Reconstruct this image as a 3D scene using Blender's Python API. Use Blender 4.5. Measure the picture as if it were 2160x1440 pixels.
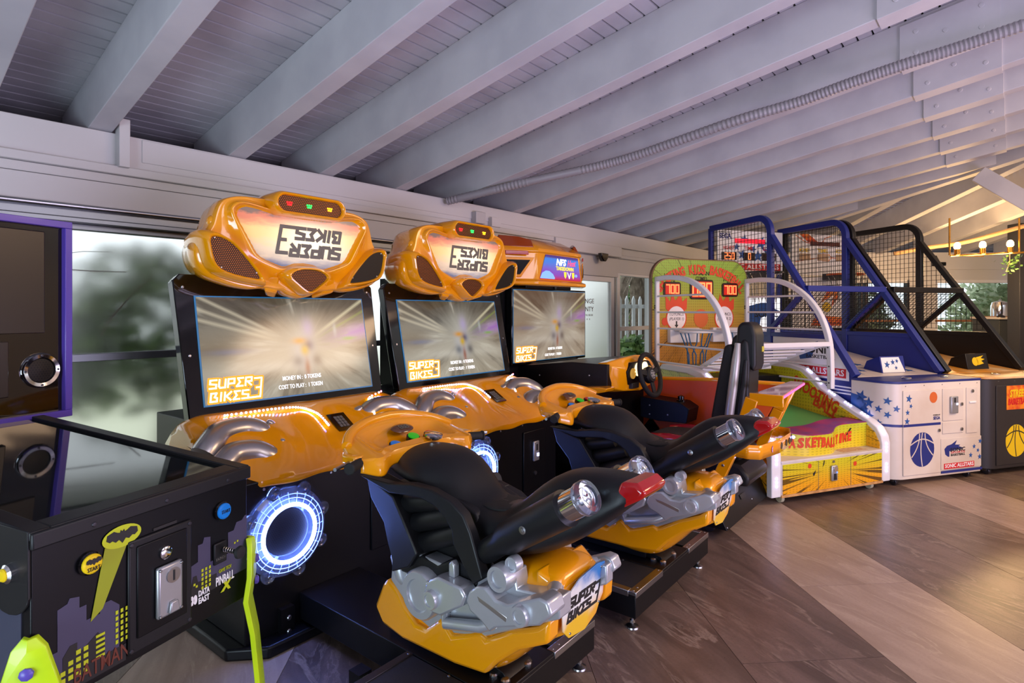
import bpy, math, random
from math import sin, cos, pi, radians, sqrt, atan2
from mathutils import Vector, Matrix
random.seed(7)
scene = bpy.context.scene
COL = scene.collection
for o_ in list(bpy.data.objects): bpy.data.objects.remove(o_)

# ---------------------------------------------------------------- camera, world, exposure, big lights
YAW = radians(40.9); CA, SA = cos(YAW), sin(YAW)
cd = bpy.data.cameras.new('camera'); cam = bpy.data.objects.new('camera', cd); COL.objects.link(cam)
cam.location = (0, 0, 1.40); cam.rotation_euler = (pi/2, 0, YAW - pi/2)
cd.sensor_width = 36; cd.lens = 1225/2160*36; cd.shift_y = -64/2160; cd.clip_start = .05; cd.clip_end = 200
scene.camera = cam
vs = scene.view_settings
vs.view_transform = 'Standard'; vs.look = 'None'; vs.gamma = 1; vs.use_curve_mapping = False; vs.exposure = 0.18
w = bpy.data.worlds.new('sky'); scene.world = w; w.use_nodes = True
bg = w.node_tree.nodes['Background']; bg.inputs[0].default_value = (.86, .94, 1.0, 1); bg.inputs[1].default_value = 1.45
def area(name, loc, target, sx, sy, power, col):
    l = bpy.data.lights.new(name, 'AREA'); l.shape = 'RECTANGLE'; l.size = sx; l.size_y = sy; l.energy = power; l.color = col
    o = bpy.data.objects.new(name, l); COL.objects.link(o); o.location = loc
    o.rotation_euler = (Vector(target) - Vector(loc)).to_track_quat('-Z', 'Y').to_euler(); return o
area('ceiling_lamp_warm', (5.4, -2.2, 3.1), (5.4, -.4, 0), 2.4, 1.4, 112, (1, .66, .40))
area('ceiling_lamp_cool', (1.4, -2.2, 3.1), (1.8, 1.4, .4), 2.6, 1.6, 62, (.95, .88, .96))
area('arcade_glow', (2.6, -2.3, .5), (2.8, .4, 3.0), 3.4, 1.0, 105, (.76, .66, 1))  # added lavender fill behind the camera, tints the ceiling; no machine modelled there
area('window_bounce', (-2.2, .4, .7), (.4, 1.4, 2.9), 1.6, 1.6, 90, (.66, .84, 1))  # added bluish fill aimed upward to brighten the left part of the ceiling

# ---------------------------------------------------------------- shader helper: socket maths by operators
def lin(c):
    if isinstance(c, str): c = tuple(int(c[i:i+2], 16) for i in (0, 2, 4))
    if max(c) > 1.001: c = tuple(x/255 for x in c)
    return tuple((x/12.92 if x <= .04045 else ((x+.055)/1.055)**2.4) for x in c[:3]) + (1,)
class S:
    def __init__(s, t, k): s.t = t; s.k = k
    def m(s, op, *a):
        n = s.t.nodes.new('ShaderNodeMath'); n.operation = op
        for i, x in enumerate((s,)+a):
            if isinstance(x, S): s.t.links.new(x.k, n.inputs[i])
            else: n.inputs[i].default_value = x
        return S(s.t, n.outputs[0])
    def __add__(s, o): return s.m('ADD', o)
    __radd__ = __add__
    def __mul__(s, o): return s.m('MULTIPLY', o)
    __rmul__ = __mul__
    def __sub__(s, o): return s.m('SUBTRACT', o)
    def __rsub__(s, o): return (s*-1)+o
    def __truediv__(s, o): return s.m('DIVIDE', o)
    def lt(s, o): return s.m('LESS_THAN', o)
    def gt(s, o): return s.m('GREATER_THAN', o)
    def sin(s): return s.m('SINE')
    def cos(s): return s.m('COSINE')
    def abs(s): return s.m('ABSOLUTE')
    def frac(s): return s.m('FRACT')
    def floor(s): return s.m('FLOOR')
    def pow(s, o): return s.m('POWER', o)
    def exp(s): return s.m('EXPONENT')
    def mx(s, o): return s.m('MAXIMUM', o)
    def mn(s, o): return s.m('MINIMUM', o)
    def sm(s, a, b):
        n = s.t.nodes.new('ShaderNodeMapRange'); n.interpolation_type = 'SMOOTHSTEP'
        s.t.links.new(s.k, n.inputs[0]); n.inputs[1].default_value = a; n.inputs[2].default_value = b
        return S(s.t, n.outputs[0])
class NT:
    def __init__(s, mat):
        mat.use_nodes = True; s.t = mat.node_tree; s.b = s.t.nodes['Principled BSDF']
        n = s.t.nodes.new('ShaderNodeTexCoord'); s.obj = n.outputs['Object']
        x = s.t.nodes.new('ShaderNodeSeparateXYZ'); s.t.links.new(s.obj, x.inputs[0])
        s.x, s.y, s.z = [S(s.t, k) for k in x.outputs]
    def vec(s, a, b, c):
        n = s.t.nodes.new('ShaderNodeCombineXYZ')
        for i, q in enumerate((a, b, c)):
            if isinstance(q, S): s.t.links.new(q.k, n.inputs[i])
            else: n.inputs[i].default_value = q
        return n.outputs[0]
    def noise(s, v=None, scale=5, detail=3, rough=.5, dist=0):
        n = s.t.nodes.new('ShaderNodeTexNoise'); s.t.links.new(v or s.obj, n.inputs['Vector'])
        n.inputs['Scale'].default_value = scale; n.inputs['Detail'].default_value = detail
        n.inputs['Roughness'].default_value = rough; n.inputs['Distortion'].default_value = dist
        return S(s.t, n.outputs[0])
    def mix(s, f, a, b):
        n = s.t.nodes.new('ShaderNodeMix'); n.data_type = 'RGBA'
        for i, q in ((0, f), (6, a), (7, b)):
            if isinstance(q, S): s.t.links.new(q.k, n.inputs[i])
            elif i == 0: n.inputs[0].default_value = q
            elif hasattr(q, 'is_linked'): s.t.links.new(q, n.inputs[i])
            else: n.inputs[i].default_value = lin(q)
        return n.outputs[2]
    def rand(s): return S(s.t, s.t.nodes.new('ShaderNodeObjectInfo').outputs['Random'])
    def color(s, c, emit=0):
        s.t.links.new(c, s.b.inputs['Base Color'])
        if emit: s.t.links.new(c, s.b.inputs['Emission Color']); s.b.inputs['Emission Strength'].default_value = emit
    def bump(s, h, strength=.2, dist=.01):
        n = s.t.nodes.new('ShaderNodeBump'); n.inputs['Strength'].default_value = strength; n.inputs['Distance'].default_value = dist
        s.t.links.new(h.k, n.inputs['Height']); s.t.links.new(n.outputs[0], s.b.inputs['Normal'])
MATS = {}
def mat(name, c=(200, 200, 200), rough=.5, metal=0, coat=0, emit=None, es=0, bump=None, var=None, trans=0, alpha=1, ior=None, spec=None):
    m = bpy.data.materials.new(name); N = NT(m); b = N.b
    b.inputs['Base Color'].default_value = lin(c); b.inputs['Roughness'].default_value = rough; b.inputs['Metallic'].default_value = metal
    b.inputs['Coat Weight'].default_value = coat; b.inputs['Coat Roughness'].default_value = .05
    b.inputs['Transmission Weight'].default_value = trans; b.inputs['Alpha'].default_value = alpha
    if ior: b.inputs['IOR'].default_value = ior
    if spec is not None: b.inputs['Specular IOR Level'].default_value = spec
    if emit: b.inputs['Emission Color'].default_value = lin(emit); b.inputs['Emission Strength'].default_value = es
    if var:  # (second colour, scale)
        N.color(N.mix(N.noise(scale=var[1], detail=4).sm(.35, .7), c, var[0]))
    if bump: N.bump(N.noise(scale=bump[0], detail=3), bump[1], bump[2] if len(bump) > 2 else .002)
    MATS[name] = m; return m

# ---------------------------------------------------------------- geometry helper
class G:
    def __init__(s): s.v = []; s.f = []
    def add(s, vs, fs):
        n = len(s.v); s.v += [tuple(p) for p in vs]; s.f += [tuple(i+n for i in q) for q in fs]; return s
    def box(s, x0, x1, y0, y1, z0, z1):
        return s.add([(x0,y0,z0),(x1,y0,z0),(x1,y1,z0),(x0,y1,z0),(x0,y0,z1),(x1,y0,z1),(x1,y1,z1),(x0,y1,z1)],
                     [(3,2,1,0),(4,5,6,7),(0,1,5,4),(1,2,6,5),(2,3,7,6),(3,0,4,7)])
    def beam(s, p, q, wd, ht, up=(0,0,1)):     # rectangular bar from p to q
        p, q = Vector(p), Vector(q); d = (q-p).normalized(); r = d.cross(Vector(up)).normalized(); u = r.cross(d)
        vs = [c + r*a*wd/2 + u*b*ht/2 for c in (p, q) for a, b in ((-1,-1),(1,-1),(1,1),(-1,1))]
        return s.add(vs, [(0,1,2,3),(7,6,5,4),(0,4,5,1),(1,5,6,2),(2,6,7,3),(3,7,4,0)])
    def tube(s, pts, r, n=10, closed=False, cap=True):
        pts = [Vector(p) for p in pts]; m = len(pts); rings = []; prev = None
        for i, p in enumerate(pts):
            a = pts[i-1] if (i or closed) else p; b = pts[(i+1) % m] if (i < m-1 or closed) else p
            d = (b-a).normalized()
            if prev is None: prev = d.orthogonal().normalized()
            u = (prev - d*prev.dot(d)).normalized(); prev = u; v = d.cross(u)
            rr = r[i] if isinstance(r, (list, tuple)) else r
            rings.append([p + (u*cos(2*pi*k/n) + v*sin(2*pi*k/n))*rr for k in range(n)])
        return s.loft(rings, cap and not closed, closed)
    def cyl(s, p, q, r, r2=None, n=20): return s.tube([p, q], [r, r if r2 is None else r2], n)
    def loft(s, rings, cap=True, closed=False):
        n = len(rings[0]); b = len(s.v)
        for q in rings: s.v += [tuple(p) for p in q]
        R = len(rings)
        for i in range(R if closed else R-1):
            for k in range(n):
                a = b+i*n+k; a2 = b+i*n+(k+1) % n; c = b+((i+1) % R)*n+k; c2 = b+((i+1) % R)*n+(k+1) % n
                s.f.append((a, a2, c2, c))
        if cap: s.f.append(tuple(b+k for k in range(n-1, -1, -1))); s.f.append(tuple(b+(R-1)*n+k for k in range(n)))
        return s
    def prism(s, poly, ax, a, b):              # 2D outline in the two other axes, extruded along ax
        def P(p, t):
            return {'x': (t, p[0], p[1]), 'y': (p[0], t, p[1]), 'z': (p[0], p[1], t)}[ax]
        return s.loft([[P(p, a) for p in poly], [P(p, b) for p in poly]])
    def grid(s, fn, nu, nv):
        b = len(s.v)
        for j in range(nv+1):
            for i in range(nu+1): s.v.append(tuple(fn(i/nu, j/nv)))
        for j in range(nv):
            for i in range(nu):
                a = b+j*(nu+1)+i; s.f.append((a, a+1, a+nu+2, a+nu+1))
        return s
    def ball(s, c, r, n=14, m=9, z0=-1, z1=1):
        if not isinstance(r, (tuple, list)): r = (r, r, r)
        rings = []
        for j in range(m+1):
            t = math.asin(max(-1, min(1, z0)))*(1-j/m) + math.asin(max(-1, min(1, z1)))*j/m
            rings.append([(c[0]+r[0]*max(cos(t), .002)*cos(2*pi*k/n), c[1]+r[1]*max(cos(t), .002)*sin(2*pi*k/n), c[2]+r[2]*sin(t)) for k in range(n)])
        return s.loft(rings)
    def lathe(s, prof, c, ax, n=32, cap=True):   # prof [(radius, height)], about axis ax through c
        d = Vector(ax).normalized(); u = d.orthogonal().normalized(); v = d.cross(u); c = Vector(c)
        return s.loft([[c + d*h + (u*cos(2*pi*k/n)+v*sin(2*pi*k/n))*r for k in range(n)] for r, h in prof], cap)
    def xf(s, M, i0=0):
        s.v[i0:] = [tuple(M @ Vector(p)) for p in s.v[i0:]]; return s
    def mirx(s, x=0):                           # add the mirror image across x
        n = len(s.v); s.v += [(2*x-p[0], p[1], p[2]) for p in s.v]; s.f += [tuple(n+i for i in reversed(q)) for q in s.f]; return s
def link(o, parent=None):
    COL.objects.link(o)
    if parent: o.parent = parent
    return o
def tag(o, label=None, cat=None, group=None, kind=None):
    if label: o['label'] = label
    if cat: o['category'] = cat
    if group: o['group'] = group
    if kind: o['kind'] = kind
    return o
def build(name, g, m, parent=None, smooth=35, bevel=0, seg=2, sub=0, fix=True):
    me = bpy.data.meshes.new(name); me.from_pydata(g.v, [], g.f); me.update()
    if fix:
        import bmesh
        bm = bmesh.new(); bm.from_mesh(me); bmesh.ops.recalc_face_normals(bm, faces=bm.faces); bm.to_mesh(me); bm.free()
    me.materials.append(m)
    if smooth: me.shade_smooth(); me.set_sharp_from_angle(angle=radians(smooth))
    o = link(bpy.data.objects.new(name, me), parent)
    if bevel:
        b = o.modifiers.new('bevel', 'BEVEL'); b.width = bevel; b.segments = seg; b.limit_method = 'ANGLE'; b.angle_limit = radians(40)
        b.harden_normals = False
    if sub:
        b = o.modifiers.new('sub', 'SUBSURF'); b.levels = b.render_levels = sub
    return o
def empty(name, loc, rz=0, label=None, cat=None, group=None, kind=None):
    o = bpy.data.objects.new(name, None); link(o); o.location = loc; o.rotation_euler = (0, 0, radians(rz)); o.empty_display_size = .1
    return tag(o, label, cat, group, kind)
def share(name, src, parent, loc=(0,0,0), rot=(0,0,0), m=None):   # another piece with the same mesh
    o = bpy.data.objects.new(name, src.data); link(o, parent); o.location = loc; o.rotation_euler = rot
    for md in src.modifiers:
        n = o.modifiers.new(md.name, md.type)
        if md.type == 'BEVEL': n.width, n.segments, n.limit_method, n.angle_limit = md.width, md.segments, md.limit_method, md.angle_limit
    return o
def copy_tree(o, parent=None):
    c = o.copy(); link(c, parent)
    for ch in o.children: copy_tree(ch, c)
    return c
def frame(o, xd, yd):                            # matrix from a flat text plane to place: origin, right, up
    x = Vector(xd).normalized(); y = Vector(yd); y = (y - x*y.dot(x)).normalized(); z = x.cross(y)
    return Matrix(((x.x, y.x, z.x, o[0]), (x.y, y.y, z.y, o[1]), (x.z, y.z, z.z, o[2]), (0,0,0,1)))
def text(s, size, m, parent, org, xd=(1,0,0), yd=(0,0,1), name='lettering', width=None, bold=0, shear=0, al='CENTER', ext=.0008, space=1):
    cu = bpy.data.curves.new('t', 'FONT'); cu.body = s; cu.size = size; cu.offset = bold*size; cu.shear = shear; cu.extrude = ext
    cu.align_x = al; cu.align_y = 'CENTER'; cu.resolution_u = 2; cu.space_character = space
    ob = bpy.data.objects.new('t', cu); COL.objects.link(ob)
    me = bpy.data.meshes.new_from_object(ob.evaluated_get(bpy.context.evaluated_depsgraph_get()))
    bpy.data.objects.remove(ob); bpy.data.curves.remove(cu)
    xs = [v.co.x for v in me.vertices] or [0]
    k = width/(max(xs)-min(xs)) if width and max(xs) > min(xs) else 1
    M = frame(org, xd, yd)
    for v in me.vertices: v.co = M @ Vector((v.co.x*k, v.co.y, v.co.z))
    me.materials.clear(); me.materials.append(m); me.name = name
    return link(bpy.data.objects.new(name, me), parent)
GL = {'S': [[(1,1),(0,1),(0,.56),(1,.44),(1,0),(0,0)]], 'U': [[(0,1),(0,.2),(.2,0),(1,0),(1,1)]], 'P': [[(0,0),(0,1),(1,1),(1,.42),(.2,.42)]],
      'E': [[(1,1),(.1,1),(.5,.5),(0,0),(1,0)]], 'R': [[(0,0),(0,1),(1,1),(1,.5),(.3,.5),(1,0)]], 'B': [[(0,0),(0,1),(.85,1),(.6,.52),(1,.4),(1,0),(0,0)]],
      'I': [[(.5,0),(.5,1)]], 'K': [[(0,0),(0,1)], [(1,1),(.25,.5),(1,0)]], '3': [[(0,1),(1,1),(1,0),(-1.6,0)], [(.35,.5),(1,.5)]]}
SEG = {'0': 'abcdef', '1': 'bc', '2': 'abged', '5': 'afgcd', '7': 'abc', '3': 'abgcd', '8': 'abcdefg'}
SP = {'a': ((0,2),(1,2)), 'b': ((1,2),(1,1)), 'c': ((1,1),(1,0)), 'd': ((0,0),(1,0)), 'e': ((0,1),(0,0)), 'f': ((0,2),(0,1)), 'g': ((0,1),(1,1))}
def strokes(polys, wd, g, th=.0008):             # polylines in a plane drawn as flat bars
    i = 0
    for pl in polys:
        for (a, b), (c, d) in zip(pl, pl[1:]):
            i += 1
            L = math.hypot(c-a, d-b) or 1e-6; ux, uy = (c-a)/L, (d-b)/L; nx, ny = -uy*wd/2, ux*wd/2; e = wd*.42
            a, b, c, d = a-ux*e, b-uy*e, c+ux*e, d+uy*e
            g.prism([(a+nx, b+ny), (a-nx, b-ny), (c-nx, d-ny), (c+nx, d+ny)], 'z', 0, th + .00006*(i % 7))
    return g
def bikes_logo(W, wd, m, parent, M, name='lettering', grow=0, th=.0008):   # the two-line angular title, W wide, centred on M
    polys = []
    def put(s, x, y, cw, ch, gap, sh):
        for c in s:
            k = .3 if c == 'I' else 1
            for pl in GL[c]: polys.append([(x + (p[0] if c != 'I' else .5)*cw*k + sh*(y+p[1]*ch), y+p[1]*ch) for p in pl])
            x += cw*k + gap
    u = W/5.6
    put('SUPER', -2.55*u, .25*u, .62*u, .8*u, .28*u, .18)
    put('BIKES', -2.35*u, -1.05*u, .62*u, .8*u, .28*u, .18)
    put('3', 2.0*u, -1.05*u, .75*u, 1.95*u, .2*u, .18)
    g = strokes(polys, wd*u+grow, G(), th).xf(M)
    return build(name, g, m, parent, smooth=0, fix=False)
def digits(s, h, m, parent, M, name='digit_display'):
    polys = []; w_ = h*.45; x = -(len(s)*w_*1.5-w_*.5)/2
    for c in s:
        for k in SEG[c]: polys.append([(x+p[0]*w_, (p[1]-1)*h/2) for p in SP[k]])
        x += w_*1.5
    return build(name, strokes(polys, h*.13, G()).xf(M), m, parent, smooth=0, fix=False)
def star(cx, cy, r, rot=0): return [(cx+(r if k % 2 == 0 else r*.42)*sin(rot+k*pi/5), cy+(r if k % 2 == 0 else r*.42)*cos(rot+k*pi/5)) for k in range(10)]
def ell(cx, cy, rx, ry, n=28): return [(cx+rx*cos(2*pi*k/n), cy+ry*sin(2*pi*k/n)) for k in range(n)]
def flat(name, polys, m, parent, M, th=.0008): # flat printed shapes on a plane
    g = G()
    for p in polys: g.prism(p, 'z', 0, th)
    return build(name, g.xf(M), m, parent, smooth=0)
def screws(name, pts, ax, r, m, parent, h=.003):
    d = Vector(ax).normalized(); src = None
    for p in pts:
        if src is None: src = build(name, G().lathe([(r, -h), (r, h*.3), (r*.7, h), (r*.01, h*1.1)], (0,0,0), d, 10), m, parent)
        o = src if p is pts[0] else share(name, src, parent)
        o.location = p

# ---------------------------------------------------------------- materials
mat('paint_white', (205, 203, 206), .55, var=((192, 190, 195), 3), bump=(40, .06))
mat('paint_board', (196, 194, 199), .6, var=((168, 166, 172), 2.2), bump=(60, .1))
mat('paint_wall', (206, 204, 204), .6, bump=(30, .05))
mat('aluminium', (150, 155, 160), .38, .55)
mat('white_metal', (228, 228, 232), .35)
mat('chrome', (230, 230, 235), .08, 1)
mat('steel', (170, 170, 175), .28, 1)
mat('dark_steel', (70, 68, 74), .35, .8)
mat('black_gloss', (7, 6, 8), .06, spec=.6)
mat('black_panel', (8, 8, 12), .38, bump=(300, .08, .001), spec=.28)
mat('black_plastic', (18, 18, 21), .46, bump=(700, .12, .0006), spec=.4)
mat('black_rubber', (20, 19, 19), .75, bump=(500, .2, .001))
mat('yellow_gloss', (240, 156, 4), .16, coat=.7)
mat('silver_paint', (192, 195, 202), .3, .55, coat=.4)
mat('silver_pipe', (176, 172, 170), .28, .85)
mat('red_lens', (160, 6, 10), .12, coat=.6, emit=(150, 5, 8), es=.08)
mat('clear_plastic', (225, 235, 255), .05, trans=.95, ior=1.4)
mat('wood_trim', (150, 100, 62), .5)
mat('glass_clear', (245, 250, 250), .0, trans=1, ior=1.02)
m = mat('glass_frosted', (250, 251, 249), .3, trans=1, ior=1.32)
m = mat('tile_dark', (120, 104, 96), .3); 
def tile_mat(name, c1, c2, c3):
    m = mat(name, c1, .3); N = NT(m); r = N.rand()
    v = N.vec(N.x + r*37.0, N.y + r*91.0, r*13.0)
    n1 = N.noise(N.vec(N.x*3.2 + r*37.0 + N.y*.9, N.y*.55 + r*91.0, r*7.0), 2.2, 6, .62, 1.2)
    n2 = N.noise(v, 90, 2, .7)
    n4 = N.noise(N.vec(N.x*2.4 + N.y*1.1 + r*53.0, N.y*.5 - N.x*.5 + r*29.0, r*3.0), 1.5, 7, .6, .9)
    vein = ((n4-.5).abs()*-42.0+1.0).mx(0.0)*(n1.sm(.42, .6)); fine = ((n1*34.0).sin()).sm(.55, 1)*n4.sm(.48, .62)
    n5 = N.noise(v, 3.5, 5, .65)
    c = N.mix(n1.sm(.32, .7), c1, c2); c = N.mix(n5.sm(.5, .72)*.45, c, c2); c = N.mix(vein*.5, c, c3); c = N.mix(fine*.28, c, c3); c = N.mix(n2.sm(.45, .8)*.4, c, c2)
    N.color(c); N.bump(n2+n1, .12, .001)
    N.t.links.new((n2*.2+.22).k, N.b.inputs['Roughness']); return m
TM = [tile_mat('tile_dark', (118, 98, 90), (84, 69, 63), (176, 156, 142)), tile_mat('tile_beige', (172, 150, 136), (150, 128, 114), (198, 180, 164)),
      tile_mat('tile_brown', (126, 106, 93), (94, 78, 68), (176, 156, 138))]
mat('grout', (112, 92, 78), .8)
def leaf_mat(name, c1, c2):
    m = mat(name, c1, .5); N = NT(m); N.color(N.mix(N.noise(scale=9, detail=2).sm(.35, .65), c1, c2)); return m
leaf_mat('leaf_green', (74, 112, 52), (130, 158, 84)); leaf_mat('leaf_dark', (44, 78, 40), (88, 120, 62)); leaf_mat('leaf_pale', (140, 158, 112), (190, 196, 160))
mat('bark', (128, 112, 98), .9, var=((90, 76, 64), 6), bump=(20, .5, .02))
mat('earth', (206, 204, 184), .95, var=((176, 184, 150), 1.2))

# ---------------------------------------------------------------- floor of stone tiles
fl = build('floor', G().box(-4, 14, -5, 6, -.06, -.004), MATS['grout']); tag(fl, 'stone tiled floor laid diagonally', None, kind='structure')
TA = radians(45.5); tv = Vector((cos(TA), sin(TA), 0)); tu = Vector((sin(TA), -cos(TA), 0))
TW, TL = .601, 1.21
pick = {0: [0, 0], 1: [1, 1], 2: [0, 0], 3: [2, 0], 4: [1, 1], 5: [0, 2], 6: [2, 0], -1: [2, 0], -2: [0, 2], -3: [0, 0], -4: [1, 1], -5: [0, 2]}
src = {}
for k in range(-6, 15):
    for j in range(-3, 8):
        c = tu*(1.094 + (k+.5)*TW) + tv*(2.225 + (.6 if k % 2 else 0) + (j+.5)*TL)
        d = c.x*CA + c.y*SA
        if not (-3.4 < c.x < 12.6 and -4.4 < c.y < 4.0 and -.5 < d < 9.9) or (d < 1.0 and abs(c.x*SA-c.y*CA) > 2.2): continue
        mi = pick.get(k, [0, 2, 1, 0][(k*7+3) % 4:] + [2])[(j) % 2] if k in pick else [0, 2, 1, 0, 2][(k*3+j) % 5]
        if mi not in src:
            src[mi] = o = build('floor_tile', G().box(-TW/2+.0012, TW/2-.0012, -TL/2+.0012, TL/2-.0012, -.012, 0), TM[mi], fl, smooth=0)
        else: o = share('floor_tile', src[mi], fl)
        o.location = (c.x, c.y, 0); o.rotation_euler = (0, 0, TA - pi/2)

# ---------------------------------------------------------------- ceiling: boards, rafters, splices (two slopes meeting in a hip)
SL = .1705; WY = 3.6; FD = 9.5
zr = lambda h: 2.33 + SL*h           # rafter underside at distance h from the eaves
ceil = empty('ceiling', (0, 0, 0), label='white boarded sloping ceiling with exposed rafters', kind='structure')
hipx = lambda y: (FD - WY + (1-SA)*y)/CA
BW = .082
for i in range(103):
    y1 = 5.16 - i*BW; y0 = y1 - BW + .012; ya, za = y0, zr(WY-y0)+.262; yb, zb = y1, zr(WY-y1)+.262
    g = G().add([(-3.2,ya,za),(hipx(ya),ya,za),(hipx(yb),yb,zb),(-3.2,yb,zb)] + [(-3.2,ya,za+.02),(hipx(ya),ya,za+.02),(hipx(yb),yb,zb+.02),(-3.2,yb,zb+.02)],
                [(0,1,2,3),(7,6,5,4),(0,4,5,1),(1,5,6,2),(2,6,7,3),(3,7,4,0)])
    build('ceiling_board', g, MATS['paint_board'], ceil, smooth=0)
g = G(); g.add([(-3.2,-3.3,zr(6.9)+.285),(hipx(-3.3),-3.3,zr(6.9)+.285),(hipx(5.2),5.2,zr(-1.6)+.285),(-3.2,5.2,zr(-1.6)+.285)]
               + [(-3.2,-3.3,zr(6.9)+.33),(hipx(-3.3),-3.3,zr(6.9)+.33),(hipx(5.2),5.2,zr(-1.6)+.33),(-3.2,5.2,zr(-1.6)+.33)], [(0,1,2,3),(7,6,5,4),(0,4,5,1),(1,5,6,2),(2,6,7,3),(3,7,4,0)])
mat('roof_dark', (30, 28, 28), .9); build('roof_deck', g, MATS['roof_dark'], ceil, smooth=0)
RX = [-1.0, -.3, .40, .875, 1.575, 2.18, 2.82, 3.43, 4.19, 4.8, 5.38, 6.0, 6.62, 7.24, 7.86, 8.48, 9.0]
for x in RX:
    ye = max(-3.25, (CA*x - (FD-WY))/(1-SA)); ya = WY+.5
    g = G().prism([(WY+.02, zr(-.02)), (ya, 2.335), (ya, zr(WY-ya)+.262), (ye, zr(WY-ye)+.262), (ye, zr(WY-ye))], 'x', x-.053, x+.053)
    r = build('rafter', g, MATS['paint_white'], ceil, smooth=0, bevel=.004)
    if x > 3 and ye < 0:
        y0, y1 = .06, .52
        g = G().prism([(y1, zr(WY-y1)-.01), (y1, zr(WY-y1)+.235), (y0, zr(WY-y0)+.235), (y0, zr(WY-y0)-.01)], 'x', x-.068, x+.068)
        build('splice_plate', g, MATS['paint_white'], r, smooth=0, bevel=.002)
        for yy, hh in ((.14, .05), (.14, .17), (.44, .05), (.44, .17), (.3, .11)):
            b = build('bolt_cap', G().lathe([(.014, 0), (.012, .004), (.001, .005)], (x-.068, yy, zr(WY-yy)+hh), (-1, 0, 0), 10), MATS['paint_white'], r)
# second slope, above the far wall
corner = Vector((hipx(WY), WY, 0))
C0 = corner.x*SA - corner.y*CA
def far(name, label=None, kind=None, z=0): return empty(name, (corner.x, corner.y, z), math.degrees(YAW)-90, label, kind=kind)
c2 = far('ceiling', 'sloping boarded ceiling over the far dining corner', 'structure')
hipl = lambda d: (FD-WY - (1-SA)*d)/CA - C0       # local x of the hip at depth d
for i in range(68):
    h0 = -1.55 + i*BW; h1 = h0 + BW - .012; pts = []
    for h in (h0, h1):
        x0 = hipl(FD-h); pts += [(x0, -h, zr(h)+.262), (8, -h, zr(h)+.262)]
    a, b, c, d = pts; up = [(p[0], p[1], p[2]+.02) for p in (a, b, d, c)]
    build('ceiling_board', G().add([a, b, d, c]+up, [(0,1,2,3),(7,6,5,4),(0,4,5,1),(1,5,6,2),(2,6,7,3),(3,7,4,0)]), MATS['paint_board'], c2, smooth=0)
for k in range(11):
    l = .55 + k*.66; he = min(4.2, FD - (FD-WY - CA*(l+C0))/(1-SA))
    g = G().prism([(.06, zr(-.06)), (.06, zr(-.06)+.262), (-he, zr(he)+.262), (-he, zr(he))], 'x', l-.053, l+.053)
    build('rafter', g, MATS['paint_white'], c2, smooth=0, bevel=.004)
hb = [(hipx(y), y, zr(WY-y)+.10) for y in (3.7, -2.6)]
build('hip_rafter', G().beam(hb[0], hb[1], .12, .25), MATS['paint_white'], ceil, smooth=0, bevel=.004)
tag(build('trim_6', G().beam((7.62, .28, 2.80), (7.58, -.55, 2.05), .1, .16), MATS['paint_white'], bevel=.004), 'slanting white timber brace under the rafters at the right', kind='structure')

tag(build('trim_8', G().box(7.52, 7.64, -.68, -.56, 0, 3.0), MATS['paint_white'], bevel=.004), 'white timber post carrying the slanting brace', kind='structure')

# ---------------------------------------------------------------- window wall
wl = empty('wall_left', (0, WY, 0), label='white window wall with deep header beam', kind='structure')
P = MATS['paint_wall']
build('header_beam', G().box(-3, corner.x, -.04, .14, 2.156, 2.33), P, wl, bevel=.004)
build('soffit', G().box(-3, corner.x+.6, .1, 1.6, 2.30, 2.328), MATS['paint_board'], wl)
build('eaves_end', G().box(-3.05, -3.0, .1, 1.6, 2.3, 2.7), MATS['paint_board'], wl)
build('header_beam', G().box(1.06, 4.6, -.046, -.03, 2.2, 2.322), P, wl, bevel=.003)
build('ledge', G().box(-3, 4.72, -.075, .1, 2.112, 2.156), P, wl, bevel=.004)
build('fascia', G().box(-3, 4.78, -.05, .1, 2.066, 2.111), P, wl, bevel=.003)
build('fascia', G().box(-3, 4.9, -.046, .1, 1.93, 2.064), P, wl, bevel=.003)
build('cable_post', G().box(.94, .99, -.1, -.03, 2.15, 2.40), P, wl, bevel=.003)
build('curtain_rail', G().cyl((-3, -.06, 1.922), (4.9, -.06, 1.922), .013), MATS['steel'], wl)
build('track', G().box(-3, 4.9, -.035, .1, 1.87, 1.928), MATS['aluminium'], wl, bevel=.003)
build('track', G().box(-3, 4.9, -.055, .1, 1.845, 1.868), MATS['aluminium'], wl, bevel=.003)
build('door_header', G().box(4.72, 6.02, -.10, .1, 2.03, 2.15), P, wl, bevel=.006)
build('door_header', G().box(4.9, 6.05, -.03, .1, 1.80, 2.03), P, wl, bevel=.003)
build('wall_panel', G().box(6.05, corner.x, -.0, .14, 1.86, 2.156), P, wl, bevel=.003)
build('moulding', G().box(6.02, corner.x, -.035, .02, 2.03, 2.07), P, wl, bevel=.004)
build('wall_panel', G().box(7.02, corner.x, 0, .14, 0, 1.86), P, wl)
build('wall_panel', G().box(6.05, 7.02, 0, .14, 0, .1), P, wl)
tag(wl, 'white window wall with deep header beam above the arcade machines')
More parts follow.
